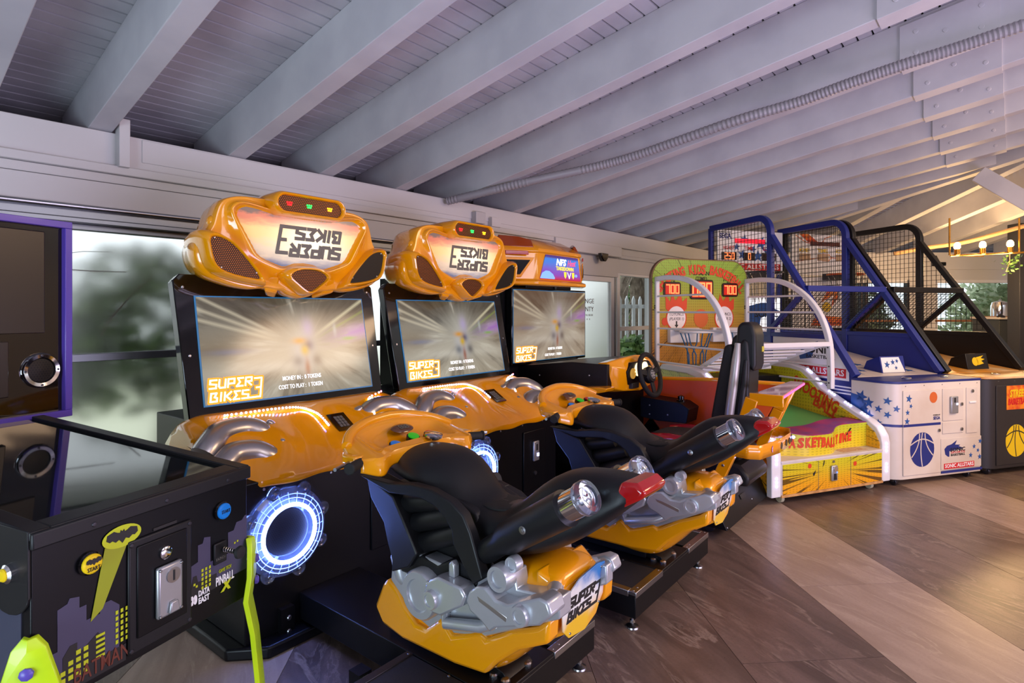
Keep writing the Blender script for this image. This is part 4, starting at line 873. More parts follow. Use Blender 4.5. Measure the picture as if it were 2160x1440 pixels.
build('wing_cheek', G().prism([(-.10,.84),(-.22,.88),(-.24,.86),(-.12,.62),(-.06,.56),(-.03,.60)], 'x', -.415, -.405), OR, wg)
def bar_fn(u, v):
    P_ = [(-.42,.0), (-.42,-.09), (-.37,-.15), (-.1,-.19), (.2,-.185), (.37,-.14), (.42,-.06), (.42,.02)]; t = u*(len(P_)-1); i = min(int(t), len(P_)-2); f = t-i
    return (P_[i][0]*(1-f)+P_[i+1][0]*f, P_[i][1]*(1-f)+P_[i+1][1]*f, .515+.085*v-.03*u)
bb = build('bumper_bar', G().grid(bar_fn, 42, 2), YG, R, smooth=60); q = bb.modifiers.new('s', 'SOLIDIFY'); q.thickness = .006
for k, x in enumerate((-.2, -.05, .07, .15, .23, .31)):
    build('bar_hole', G().lathe([(.022, 0), (.022, .003), (.001, .003)], (x, -.1885+max(0, x-.2)*.27 + max(0, -.1-x)*.15, .548-.02*(x+.42)), (0,-1,0), 16), MATS['crimson_lens'] if k == 0 else MATS['dark_steel'], bb)
build('bar_lamp', G().ball((.27, -.185, .54), .011, 10, 6), MATS['led_white'], bb)
# screen and marquee
tv = build('television', G().box(-.53, .545, 1.64, 1.70, .975, 1.585), MATS['black_gloss'], R, bevel=.006)
screen_mat('race_screen', -.512, .527, 1.0, 1.566, .9, .72)
s2 = build('screen', G().box(-.512, .527, 1.636, 1.642, 1.0, 1.566), MATS['race_screen'], tv, smooth=0)
build('screen_border', G().box(-.517, .532, 1.6385, 1.645, .995, 1.571), MATS['screen_blue_edge'], tv)
LM = frame((-.36, 1.634, 1.06), (1,0,0), (0,0,1)); bikes_logo(.27, .17, MATS['glow_orange'], s2, LM, 'title_glow', .016); bikes_logo(.27, .17, MATS['glow_white'], s2, LM @ Matrix.Translation((0,0,.0012)), 'title')
text('MONEY IN :  0 TOKENS', .03, MATS['glow_white'], s2, (.05, 1.634, 1.085), width=.21, bold=.01); text('COST TO PLAY :  1 TOKEN', .03, MATS['glow_white'], s2, (.02, 1.634, 1.035), width=.24, bold=.01)
build('tv_stand', G().box(-.2, .22, 1.66, 1.95, .8, 1.02), BP, fw); build('tv_column', G().box(-.56, -.1, 1.71, 2.0, .8, 1.65), BP, fw); build('tv_foot', G().box(-.3, .35, 1.6, 1.75, .96, .985), BP, fw, bevel=.003)
build('camera_rail', G().box(-.35, .30, 1.64, 1.8, 1.585, 1.615), BP, fw, bevel=.003); build('camera_eye', G().cyl((.05, 1.63, 1.60), (.05, 1.66, 1.60), .016), MATS['black_gloss'], fw)
def plan(c, wq, yf, yw, yb): return [(-wq, yb), (-wq, yw), (-c-.03, yf+.03), (-c, yf), (c, yf), (c+.03, yf+.03), (wq, yw), (wq, yb)]
rings = [[(x, y, z) for x, y in plan(*p)] for z, p in ((1.605,(.34,.60,1.53,1.72,1.95)), (1.612,(.35,.63,1.515,1.72,1.95)), (1.635,(.35,.63,1.515,1.72,1.95)), (1.65,(.33,.61,1.545,1.735,1.95)), (1.865,(.31,.61,1.555,1.745,1.95)), (1.872,(.32,.62,1.54,1.735,1.95)), (1.90,(.31,.615,1.545,1.745,1.95)), (1.955,(.27,.59,1.63,1.79,1.95)), (1.995,(.22,.56,1.70,1.82,1.93)))]
mq = build('marquee', G().loft(rings), YG, R, bevel=.012, seg=3, smooth=50)
SGM = frame((0, 1.546, 1.757), (1,0,0), (0, .04, 1))
build('sign_panel', G().prism([(-.30,-.10),(.30,-.10),(.265,.10),(-.21,.10)], 'z', 0, .004).xf(SGM), MATS['race_sign'], mq, smooth=0)
text('NFS', .075, MATS['glow_white'], mq, SGM @ Vector((-.0, .045, .005)), (1,0,0), (0,.04,1), width=.15, bold=.03, shear=.25)
text('Heat', .075, mat('glow_pink', (250, 70, 90), .4, emit=(250, 70, 100), es=.9), mq, SGM @ Vector((.155, .045, .005)), (1,.0,.06), (0,.04,1), width=.13, shear=.4)
text('TAKEDOWN', .042, mat('glow_yellow', (250, 220, 40), .4, emit=(250, 220, 60), es=.9), mq, SGM @ Vector((.06, -.005, .005)), (1,0,0), (0,.04,1), width=.26, bold=.03)
for x, c in ((.06, 'glow_yellow'), (.18, 'glow_yellow')): flat('crest', [[(-.018,.025),(.018,.025),(.016,-.01),(0,-.03),(-.016,-.01)]], MATS[c], mq, SGM @ Matrix.Translation((x, -.055, .005)))
flat('crest', [[(-.03,.025),(-.022,.025),(0,-.012),(.022,.025),(.03,.025),(.003,-.03),(-.003,-.03)]], MATS['glow_white'], mq, SGM @ Matrix.Translation((.12, -.055, .005)))
flat('crest', [ell(0, 0, .02, .013)], mat('glow_blue', (120, 170, 230), .4, emit=(120, 170, 230), es=.7), mq, SGM @ Matrix.Translation((.225, -.055, .005)))
flat('car_print', [[(-.13,-.04),(-.10,.0),(-.05,.02),(.0,.018),(.05,-.005),(.075,-.035),(.07,-.045),(-.13,-.045)]], MATS['glow_blue'], mq, SGM @ Matrix.Translation((-.17, -.05, .005)))
for s_ in (-1, 1):
    xd = Vector((s_*-1*.255, -.195 if s_ < 0 else .195, 0)) if False else Vector((.27*1, -.19*1 if s_ < 0 else .19, 0))
    Wm = frame((s_*.475, 1.643, 1.757), xd, (0, .0, 1)); o_ = Matrix.Translation((0, 0, .004)); q = -s_
    fx = lambda pts: [(q*a, b) for a, b in pts]
    build('speaker_window', G().prism(fx([(-.09,.045),(.115,.045),(.03,-.07),(-.06,-.07),(-.09,-.045)]), 'z', 0, .008).xf(Wm @ o_), MATS['black_gloss'], mq, bevel=.003)
    build('speaker_rim', G().prism(fx([(-.115,.065),(.15,.065),(.04,-.09),(-.07,-.09),(-.115,-.055)]), 'z', -.004, .004).xf(Wm @ o_), YG, mq, bevel=.004)
    build('speaker_cone', G().lathe([(.05, 0), (.045, .012), (.02, .006), (.001, .008)], Wm @ Vector((q*-.03, -.01, .008)), Wm.to_3x3() @ Vector((0,0,1)), 20), MATS['grille_black'], mq)
    build('side_lamp', G().prism(fx([(-.09,.085),(.10,.085),(.10,.105),(.09,.115),(-.09,.115)]), 'z', 0, .010).xf(Wm @ o_), MATS['crimson_lens'], mq, bevel=.003)
    Hm = frame((s_*.44, 1.70, 1.945), xd, (0, .55, .83))
    build('headlamp', G().prism(fx([(-.12,-.05),(.16,-.05),(.15,.02),(.05,.05),(-.12,.06)]), 'z', -.01, .016).xf(Hm), MATS['amber_lens'], mq, bevel=.006)

# ---------------------------------------------------------------- children's basketball game
def comic_mat(name, axes, box, c_top, c_bot, rays=1.0, center=(.5, .5), dots=.014, emit=0, horiz=False):
    m = mat(name, c_top, .3, coat=.3); N = NT(m); a = {'x': N.x, 'y': N.y, 'z': N.z}
    u = (a[axes[0]]-box[0])/(box[1]-box[0]); v = (a[axes[1]]-box[2])/(box[3]-box[2]); k = (box[1]-box[0])/(box[3]-box[2])
    c = N.mix((v+N.noise(scale=3)*.2-.1).sm(.15, .95), c_bot, c_top)
    fu = (a[axes[0]]/dots*(.5 if horiz else 1)).frac()-.5; fv = (a[axes[1]]/dots).frac()-.5
    c = N.mix((fu*fu+fv*fv*(2.2 if horiz else 1)).lt(.09)*.35, c, (120, 92, 20))
    if rays:
        dx = (u-center[0])*k; dy = v-center[1]; r = (dx*dx+dy*dy).pow(.5); an = dy.m('ARCTAN2', dx)
        f = (an*6.7+N.noise(N.vec(an*9.0, 0, 0), 2, 0)*1.6).frac(); w_ = (r-.42*rays).mx(0.0)*.26
        c = N.mix(f.lt(w_ + 0.0)*r.gt(.42*rays)*.85, c, (48, 30, 8))
    N.color(c, emit); return m
LIME, YEL, ORG = (168, 190, 44), (236, 190, 24), (226, 146, 20)
comic_mat('comic_front', 'xz', (0, 1.04, .06, .31), (206, 200, 30), (236, 164, 20), .9, (.5, .6), .016, .0, True)
comic_mat('comic_side', 'yz', (0, 1.5, .06, .9), (196, 200, 40), (232, 160, 30), .75, (.5, .55), .03)
comic_mat('comic_board', 'xz', (-.13, 1.02, .9, 1.9), (136, 176, 56), (200, 138, 48), .8, (.5, .52), .026, 0)
comic_mat('comic_banner', 'xz', (0, 1.04, .36, .52), (190, 204, 40), (226, 204, 40), 0, (.5, .5), .02, 0, True)
mat('green_field', (90, 160, 90), .4, var=((70, 190, 110), 1.5)); mat('purple_print', (120, 40, 120), .4, var=((170, 30, 90), 8)); mat('print_red', (214, 66, 24), .5); mat('print_redblock', (206, 28, 36), .4)
mat('rope_blue', (30, 96, 140), .7); mat('ball_orange', (206, 100, 40), .6, bump=(300, .3, .002)); mat('display_dark', (40, 18, 14), .2, coat=.4); mat('display_lit', (150, 20, 14), .3, emit=(220, 30, 20), es=.5)
mat('digit_hot', (255, 120, 60), .4, emit=(255, 110, 60), es=2.2); mat('shelf_white', (214, 206, 200), .5, var=((200, 188, 176), 5)); mat('print_skin', (232, 200, 170), .5); mat('print_white_disc', (236, 228, 226), .5)
K = empty('kids_basketball_game', (4.5197*.98, 1.298*.98, 0), -27.8, "children's basketball game with lime and orange comic print and white rails", 'arcade game')
WM_ = MATS['white_metal']
XL, XR = -.09, 1.13
bx = build('body', G().box(.0, 1.04, .0, .98, .06, .30), MATS['shelf_white'], K, bevel=.003)
build('body_back', G().box(.0, 1.04, .98, 1.5, .06, .80), MATS['black_panel'], bx, bevel=.003)
build('front_print', G().box(.012, 1.028, -.004, 0, .075, .292), MATS['comic_front'], bx, smooth=0)
build('base_edge', G().box(.0, 1.04, -.006, .02, .055, .074), mat('plywood', (206, 156, 96), .6, var=((176, 126, 70), 20)), bx)
for x in (.355, .69): build('door_gap', G().box(x-.0015, x+.0015, -.0055, -.003, .075, .292), MATS['print_grey'], bx)
build('ledge', G().box(.0, 1.04, -.004, .42, .30, .318), MATS['shelf_white'], bx, bevel=.002)
build('notice', G().box(.66, .92, .03, .14, .318, .3195), mat('notice_print', (200, 176, 150), .6, var=((176, 120, 96), 60)), bx)
cn = build('coin_slot_unit', G().box(.475, .535, -.022, -.004, .13, .245), MATS['coin_silver'], K, bevel=.006)
build('coin_entry', G().lathe([(.02, 0), (.02, .004), (.001, .004)], (.512, -.022, .22), (0,-1,0), 18), MATS['chrome'], cn); build('coin_lamp', G().box(.52, .53, -.024, -.022, .188, .198), MATS['lamp_blue'], cn)
build('coin_return', G().prism([(.49,.14),(.52,.14),(.515,.185),(.495,.185)], 'y', -.026, -.022), MATS['print_black'], cn)
build('lock', G().lathe([(.010, 0), (.010, .006), (.001, .006)], (.508, -.004, .272), (0,-1,0), 12), MATS['steel'], cn)
for (x, z) in ((.27, .26), (.735, .235)): flat('ball_print', [ell(x, z, .018, .018, 18)], MATS['print_red'], bx, frame((0, -.0045, 0), (1,0,0), (0,0,1)))
for q_ in ([(.42,.29),(.415,.26),(.40,.24),(.41,.285)], [(.30,.20),(.33,.225),(.325,.20),(.31,.18)]): flat('brush_mark', [q_], MATS['print_black'], bx, frame((0, -.0045, 0), (1,0,0), (0,0,1)))
rail = [(0,.06),(0,.36),(.012,.42),(.05,.48),(.12,.525),(.25,.58),(.42,.655),(.56,.725),(.68,.83),(.76,.885),(.90,.91),(1.3,.915)]
for s_, (a, b) in ((-1, (XL, 0)), (1, (1.04, XR))):
    inn = [(y, z) for y, z in rail]; out = [(y+.035, z-.035 if y > .01 else z) for y, z in rail]
    g = G().loft([[(a, y, z), (b, y, z), (b, y+.05, max(.06, z-.05)), (a, y+.05, max(.06, z-.05))] for y, z in rail])
    rl = build('side_rail', g, WM_, K, bevel=.008, seg=3)
    sd = build('side_wall', G().prism([(.02,.06),(.02,.36),(.06,.44),(.14,.50),(.27,.555),(.44,.63),(.58,.70),(.70,.80),(.78,.855),(.9,.875),(1.5,.88),(1.5,.06)], 'x', (a+.02 if s_ < 0 else 1.03), (0.01 if s_ < 0 else b-.02)), MATS['comic_side'], K, smooth=0)
    c = (a+b)/2
    def lamp3(y, z, ty, tz, n=(0,-1,0)):
        for k in (-1, 0, 1): build('led_lamp', G().ball((c, y+k*ty, z+k*tz), (.010, .010, .010), 10, 6), MATS['led_white'], rl)
    lamp3(.0, .17, 0, .028); lamp3(.0, .33, 0, .028)
    for y, z, ty, tz in ((.03,.457,.014,.022), (.185,.555,.025,.011), (.335,.62,.025,.011), (.49,.692,.025,.012), (.62,.78,.02,.018), (.72,.862,.02,.012)): lamp3(y, z, ty, tz)
    xs = b if s_ < 0 else a
    build('inner_edge', G().tube([(xs+(-s_)*-.002, y+.055, z-.055) for y, z in rail[3:10]], .008, 6), MATS['black_gloss'], rl)
    # guard hoop
    xg = -.075 if s_ < 0 else 1.0
    gp = spline([(xg,1.40,1.70), (xg,1.18,1.705), (xg,.93,1.665), (xg,.72,1.56), (xg,.55,1.39), (xg,.45,1.16), (xg,.43,.92), (xg,.43,.74)], 5)
    gd_ = build('guard_hoop', G().loft([[(p.x-.022, p.y-nY*.0-n_.y*.022, p.z-n_.z*.022), (p.x+.022, p.y-n_.y*.022, p.z-n_.z*.022), (p.x+.022, p.y+n_.y*.022, p.z+n_.z*.022), (p.x-.022, p.y+n_.y*.022, p.z+n_.z*.022)] for p, n_, nY in [(gp[i], Vector((0, -(gp[min(i+1, len(gp)-1)]-gp[max(i-1,0)]).z, (gp[min(i+1, len(gp)-1)]-gp[max(i-1,0)]).y)).normalized(), 0) for i in range(len(gp))]]), WM_, K, bevel=.006)
    build('guard_post', G().box(xg-.02, xg+.02, 1.38, 1.42, .85, 1.722), WM_, gd_, bevel=.005)
    for z, y0 in ((1.54,.70),(1.39,.555),(1.24,.485),(1.09,.44),(.93,.43),(.79,.43)):
        build('guard_bar', G().cyl((xg, y0, z), (xg, 1.40, z), .009, n=10), WM_, gd_)
    screws('bolt', [(xg-.022*1, .44, 1.09), (xg-.022, .43, .93), (xg-.022, .43, .79), (xg-.022, 1.40, 1.45), (xg-.022, 1.40, 1.43)], (-1,0,0), .007, MATS['dark_steel'], gd_)
# sloping ball rack between the hoops
rk = build('rack_frame', G().box(-.075, 1.0, .42, .455, 1.10, 1.14), WM_, K, bevel=.005)
for x in (-.03, .95): build('rack_arm', G().beam((x, .45, 1.12), (x+.12 if x < .5 else x-.12, 1.02, .88), .035, .03), WM_, rk, bevel=.004)
for k in range(1, 7):
    t = k/7; build('rack_bar', G().cyl((-.03+.12*t, .45+.57*t, 1.12-.24*t), (.95-.12*t, .45+.57*t, 1.12-.24*t), .010, n=10), WM_, rk)
build('rack_foot', G().box(-.0, .92, 1.0, 1.04, .86, .90), WM_, rk, bevel=.004)
# playing field, curved banner
build('field', G().prism([(.24,.42),(.24,.46),(1.38,.60),(1.38,.42)], 'x', .0, 1.04), MATS['green_field'], K)
build('inner_wall', G().prism([(.14,.42),(.14,.49),(.27,.545),(.44,.62),(.58,.69),(.70,.79),(.78,.845),(1.38,.87),(1.38,.42)], 'x', 1.0225, 1.03), MATS['comic_side'], K, smooth=0)
build('back_wall', G().box(.0, 1.04, 1.38, 1.40, .5, .88), MATS['comic_side'], K, smooth=0)
def wave(x): return .13 - .10*math.exp(-((x-.42)/.22)**4)
xs_ = [i*1.04/40 for i in range(41)]; hz = lambda x: .505 - .035*math.exp(-((x-.42)/.26)**4)
bn = build('banner', G().loft([[(x, wave(x), .318), (x, wave(x)+.012, .318), (x, wave(x)+.012, hz(x)), (x, wave(x), hz(x))] for x in xs_]), MATS['comic_banner'], K, smooth=30)
build('banner_top', G().loft([[(x, wave(x)+.005, hz(x)), (x, .30, hz(x)+.01), (x, .30, hz(x)+.014), (x, wave(x)+.005, hz(x)+.005)] for x in xs_]), MATS['purple_print'], bn)
cu_ = [('BASKETBALL TIM', .40)]
for i, ch in enumerate('BASKETBALL TIME'):
    if ch == ' ': continue
    x = .15 + i*.049; dy = (wave(x+.01)-wave(x-.01))/.02
    text(ch, .095, MATS['print_red'], bn, (x, wave(x)-.002, .405+.012*sin(i*.45)), (1, dy, .06), (0,0,1), name='banner_letter', bold=.06, shear=.15, width=.05)
flat('brush_mark', [[(.80,.42),(.815,.42),(.865,.47),(.85,.475)]], MATS['print_black'], bn, frame((0, .128, 0), (1,0,0), (0,0,1)))
for (y, z, sz, t) in ((.66,.69,.14,'SHOOTING'), (.52,.585,.13,'BALL')):
    text(t, sz, MATS['print_red'], K, (1.021, y-.02 if t == 'BALL' else y-.05, z-.02), (0,-1,-.42), (0,-.42,1), name='wall_lettering', bold=.03, width=.5 if t == 'SHOOTING' else .26)
text('SHOOTING BALL', .11, MATS['print_red'], K, (.5, 1.379, .76), name='wall_lettering', bold=.03, width=.8)
build('field_target', G().prism([(.55,.50),(.55,.52),(.70,.64),(.75,.60),(.75,.5)], 'x', .22, .52), mat('teal_print', (90, 176, 160), .4), K, bevel=.004)
# score board
def rrect(x0, x1, z0, z1, r, n=6, bottom=True):
    out = [(x0, z0), (x1, z0)] if not bottom else []
    for cx_, cz_, a0 in ((x1-r, z1-r, 0), (x0+r, z1-r, pi/2)) : out += [(cx_+r*cos(a0+k*pi/2/n), cz_+r*sin(a0+k*pi/2/n)) for k in range(n+1)]
    if bottom: out += [(x0+r*(1-cos(k*pi/2/n)), z0+r*(1-sin(k*pi/2/n))) for k in range(n+1)] + [(x1-r+r*sin(k*pi/2/n), z0+r*(1-cos(k*pi/2/n))) for k in range(n+1)]
    return out
BX0, BX1 = -.13, 1.02
sb_ = build('score_board', G().prism(rrect(BX0, BX1, .88, 1.905, .2, 8, False), 'y', 1.41, 1.45), mat('board_edge', (110, 80, 50), .4), K, bevel=.004)
build('board_print', G().prism(rrect(BX0+.012, BX1-.012, .89, 1.893, .19, 8, False), 'y', 1.406, 1.41), MATS['comic_board'], sb_, smooth=0)
t_ = 'SHOOTING KIDS BASKETBALL'; n_ = len(t_)
for i, ch in enumerate(t_):
    if ch == ' ': continue
    f = (i+.5)/n_*2-1; ang = -f*.85; x = .445 + .50*sin(f*1.05)/sin(1.05); z = 1.80 - .20*abs(f)**2.2
    text(ch, .12, MATS['print_red'], sb_, (x, 1.403, z), (cos(ang), 0, sin(ang)), (-sin(ang), 0, cos(ang)), name='board_letter', bold=.045, width=.055 if ch != 'I' else .026)
FB = lambda x, z: frame((x, 1.404, z), (1,0,0), (0,0,1))
for x, z, w_, h_, d_ in ((.10,1.61,.16,.10,'700'), (.445,1.61,.24,.155,'000'), (.79,1.61,.16,.10,'700')):
    b = build('score_display', G().prism(rrect(x-w_/2-.018, x+w_/2+.018, z-h_/2-.018, z+h_/2+.018, .025), 'y', 1.395, 1.408), MATS['display_dark'], sb_, bevel=.003)
    build('display_glow', G().box(x-w_/2, x+w_/2, 1.393, 1.396, z-h_/2, z+h_/2), MATS['display_lit'], b)
    digits(d_, h_*.78, MATS['digit_hot'], b, frame((x, 1.3925, z), (1,0,0), (.12,0,1)))
text('ZAMAN', .055, MATS['print_black'], sb_, (.445, 1.404, 1.765), bold=.01); text('(TIME)', .05, MATS['print_black'], sb_, (.445, 1.404, 1.715), bold=.01)
for x, a in ((.10, '1'), (.79, '2')):
    text(a+'.OYUNCU', .038, MATS['print_black'], sb_, (x, 1.404, 1.745), shear=.2); text('(PLAYER %s)' % a, .034, MATS['print_black'], sb_, (x, 1.404, 1.71), shear=.2); text('SKOR', .03, MATS['print_black'], sb_, (x, 1.404, 1.682))
    xx = .15 if a == '1' else .72
    flat('burst', [[(-.12,.06),(-.125,.19),(-.07,.13),(-.05,.21),(-.01,.14),(.05,.21),(.07,.13),(.125,.17),(.12,.06),(0,.0)]], MATS['print_red'], sb_, FB(xx, 1.36))
    flat('badge', [ell(0, 0, .118, .125)], MATS['print_red'], sb_, FB(xx, 1.335) @ Matrix.Translation((0,0,.0009))); flat('badge', [ell(0, 0, .106, .112)], MATS['print_white_disc'], sb_, FB(xx, 1.335) @ Matrix.Translation((0,0,.0018)))
    M3 = lambda z: (xx, 1.4012, z)
    text(a+'.OYUNCU', .042, MATS['print_black'], sb_, M3(1.37), shear=.2, width=.165); text('(PLAYER %s)' % a, .04, MATS['print_black'], sb_, M3(1.325), shear=.2, width=.165)
    flat('arrow', [[(-.008,.03),(.008,.03),(.008,-.005),(.022,-.005),(0,-.035),(-.022,-.005),(-.008,-.005)]], MATS['print_black'], sb_, FB(xx, 1.275) @ Matrix.Translation((0,0,.003)))
flat('ball_print', [ell(0, 0, .085, .09)], MATS['ball_orange'], sb_, FB(.44, 1.33)); flat('ball_print', [ell(0,0,.035,.038,18)], MATS['print_red'], sb_, FB(.02, 1.30))
# hoops with blue rope nets
for i, x in enumerate((.22, .72)):
    hp = build('hoop', G().tube([(x+.15*cos(2*pi*k/28), 1.20+.13*sin(2*pi*k/28), 1.21) for k in range(28)], .012, 8, True), WM_, K, smooth=60)
    build('hoop_bracket', G().box(x-.17, x+.17, 1.36, 1.41, 1.10, 1.24), WM_, hp, bevel=.005); build('hoop_plate', G().box(x-.13, x+.13, 1.28, 1.37, 1.215, 1.235), WM_, hp, bevel=.003)
    for k in range(7):
        a = 2*pi*k/7; b = a+.45
        build('net_rope', G().tube([(x+.15*cos(a), 1.20+.13*sin(a), 1.20), (x+.11*cos(a), 1.20+.1*sin(a), 1.10), (x+.085*cos(b), 1.20+.08*sin(b), 1.0), (x+.08*cos(b), 1.20+.07*sin(b), .90)], .006, 6), MATS['rope_blue'], hp)
    build('net_rope', G().tube([(x+.10*cos(2*pi*k/14), 1.20+.09*sin(2*pi*k/14), 1.06+.012*(k % 2)) for k in range(14)], .006, 6, True), MATS['rope_blue'], hp)
for x, y in ((.05,.06), (.97,.06), (.05,1.4), (.97,1.4)):
    c = build('caster', G().cyl((x-.014, y, .033), (x+.014, y, .033), .032, n=18), MATS['caster_cream'], K, bevel=.004); build('caster_fork', G().box(x-.02, x+.02, y-.01, y+.03, .035, .06), MATS['steel'], c)
bl = build('basketball', G().ball((0,0,0), .075, 18, 12), MATS['ball_orange'], None, smooth=80)
bl.location = (4.429+.885*.62+.466*.75, 1.272-.466*.62+.885*.75, .625); tag(bl, 'small red and yellow ball lying in the kids basketball game', 'ball')

# ---------------------------------------------------------------- two full size basketball games
mat('cab_white', (222, 212, 200), .35, var=((206, 190, 172), 2.0)); mat('frame_blue', (28, 44, 128), .4); mat('frame_black', (16, 14, 14), .42); mat('cab_dark', (42, 38, 38), .5, bump=(200, .1)); mat('print_blue', (38, 84, 150), .45); mat('print_navy', (34, 46, 120), .45)
mat('wire_black', (22, 20, 22), .5); mat('board_acrylic', (226, 222, 222), .25, emit=(226, 216, 214), es=.10); mat('print_yellow', (232, 196, 20), .45); mat('print_orangered', (214, 74, 30), .45, var=((240, 150, 30), 14)); mat('led_strip_red', (200, 16, 40), .3, emit=(230, 20, 50), es=.9); mat('strip_dark', (84, 26, 28), .4)
mat('floor_print', (216, 206, 200), .4, var=((200, 188, 184), 3)); mat('floor_flame', (206, 140, 40), .4, var=((226, 196, 150), 3)); mat('chain', (150, 145, 140), .35, .9)
def mesh_wires(rects, clip, s, r, pt):          # wires on a plane (a, b) with a clipping test; pt maps to 3D
    g = G(); (a0, a1, b0, b1) = rects
    def run(fix, lo, hi, horiz):
        t, seg = lo, None
        n = int((hi-lo)/.02)
        for k in range(n+1):
            q = lo+(hi-lo)*k/n; ok = clip(q, fix) if horiz else clip(fix, q)
            if ok and seg is None: seg = q
            if (not ok or k == n) and seg is not None:
                if q-seg > .03: g.tube([pt(seg, fix), pt(q, fix)] if horiz else [pt(fix, seg), pt(fix, q)], r, 4)
                seg = None
    b = b0+s/2
    while b < b1: run(b, a0, a1, True); b += s
    a = a0+s/2
    while a < a1: run(a, b0, b1, False); a += s
    return g
def basket_game(T, sonic):
    FM = MATS['frame_blue' if sonic else 'frame_black']; CM = MATS['cab_white' if sonic else 'cab_dark']; top_m = MATS['print_navy'] if sonic else MATS['floor_flame']
    x0, x1 = -.06, .96
    pl = [(x0,.36),(x0,.14),(x0+.02,.08),(.0,.03),(.05,.004),(.09,0),(x1-.02,0),(x1,.02),(x1,.36)]
    cab = build('coin_cabinet', G().prism(pl, 'z', .055, .82), CM, T, bevel=.004, smooth=50)
    build('counter_top', G().prism([(p[0]+(.004 if p[0] > .4 else -.004), p[1]-.004) for p in pl], 'z', .82, .838), top_m, cab, bevel=.003)
    for x in (.30, .72): build('cup_cap', G().lathe([(.035, 0), (.035, .008), (.028, .012), (.001, .012)], (x, .15, .838), (0,0,1), 20), MATS['chrome'], cab)
    screws('rivet', [(.1+.2*k, -.0005, .80) for k in range(5)], (0,-1,0), .004, MATS['steel'], cab)
    F0 = frame((0, -.001, 0), (1,0,0), (0,0,1))
    dm = CM
    d1 = build('storage_door', G().box(.07, .475, -.006, 0, .085, .765), dm, T, bevel=.003)
    build('door_lock', G().lathe([(.013, 0), (.013, .008), (.001, .008)], (.455, -.006, .43), (0,-1,0), 14), MATS['steel'], d1)
    def ballprint(c, R_, m1, m2, par, y):
        M_ = frame((c[0], y, c[1]), (1,0,0), (0,0,1)); flat('ball_print', [ell(0, 0, R_*.97, R_*1.03)], m1, par, M_)
        g = G()
        def arc(fn): g.add(*[[], []]); pts = [fn(t/12) for t in range(13)]; strokes([pts], R_*.07, g, .0012)
        arc(lambda t: (0 - .12*R_*sin(t*3.1), R_*(1-2*t)*.98)); arc(lambda t: (-.93*R_+1.86*R_*t, R_*(.32+.30*sin(pi*t))))
        arc(lambda t: (-.22*R_-.62*R_*t**2.2, R_*(.95-1.35*t))); arc(lambda t: (.22*R_+.62*R_*t**2.2, R_*(.93-1.30*t)))
        build('ball_seam', g.xf(M_), m2, par, smooth=0, fix=False)
    if sonic:
        ballprint((.272,.285), .135, MATS['print_navy'], MATS['cab_white'], d1, -.0065)
        build('stripe', G().box(.07, .475, -.0075, -.006, .475, .495), MATS['print_navy'], d1)
        build('stripe', G().prism([(p[0]*1.0-.0012, p[1]-.0012) for p in pl[1:6]] + [(.07,-.0012),(.07,.004),(.05,.01),(.0,.04),(x0+.03,.1),(x0+.006,.14)], 'z', .475, .495), MATS['print_navy'], cab)
        d2 = build('coin_door', G().box(.50, .735, -.006, 0, .50, .765), dm, T, bevel=.004); d3 = build('cash_door', G().box(.50, .735, -.006, 0, .395, .49), dm, T, bevel=.004); d4 = build('ticket_door', G().box(.77, .90, -.006, 0, .385, .765), dm, T, bevel=.006)
        cu_ = build('coin_slot_unit', G().box(.575, .655, -.024, -.006, .56, .70), MATS['coin_silver'], d2, bevel=.006); build('coin_lamp', G().box(.63, .645, -.026, -.024, .63, .645), MATS['led_white'], d2); build('slot', G().box(.605, .62, -.0255, -.0235, .65, .69), MATS['print_black'], d2)
        for d_, x, z in ((d2,.71,.632), (d3,.71,.425), (d4,.835,.735)): build('door_lock', G().lathe([(.014, 0), (.014, .008), (.001, .008)], (x, -.006, z), (0,-1,0), 14), MATS['steel'], d_)
        build('ticket_lip', G().box(.80, .875, -.014, -.006, .635, .65), MATS['print_white'], d4, bevel=.003)
        build('logo_panel', G().box(.485, .945, -.004, 0, .10, .355), CM, cab, bevel=.002)
        flat('swoosh', [[(.52,.27),(.53,.225),(.56,.205),(.575,.205),(.575,.25),(.74,.265),(.68,.285),(.70,.295),(.64,.30),(.66,.335),(.60,.305),(.55,.295)]], MATS['print_navy'], cab, frame((0,-.0045,0), (1,0,0), (0,0,1)))
        text('SONIC', .042, MATS['print_black'], cab, (.67,-.0055,.258), bold=.02, width=.17); text('SPORTS', .022, MATS['print_redblock'], cab, (.672,-.0055,.236), width=.16); text('BASKETBALL', .026, MATS['print_black'], cab, (.672,-.0055,.216), width=.16, bold=.01)
        flat('banner_print', [[(.515,.105),(.86,.105),(.86,.15),(.515,.15)]], MATS['print_redblock'], cab, frame((0,-.0045,0), (1,0,0), (0,0,1))); text('SONIC ALLSTARS', .042, MATS['print_white'], cab, (.6875,-.006,.128), bold=.02, width=.325)
        build('stripe', G().box(.485, .955, -.0045, -.003, .072, .092), MATS['print_navy'], cab)
        flat('star_print', [star(.93,.31,.024,.2), star(.86,.27,.022), star(.905,.235,.02,.3), star(.82,.20,.024,.1), star(.925,.18,.026)], MATS['print_blue'], cab, frame((0,-.0045,0), (1,0,0), (0,0,1)))
        flat('star_print', [star(.13,.70,.035,.2), star(.115,.59,.024), star(.15,.64,.02,.4), star(.11,.52,.03,.1)], MATS['print_blue'], d1, frame((0,-.0065,0), (1,0,0), (0,0,1)))
        text('SEGA', .035, MATS['print_navy'], d1, (.43,-.007,.53), bold=.03, width=.075); text('POWERED BY', .014, MATS['print_black'], d1, (.43,-.007,.555), width=.075)
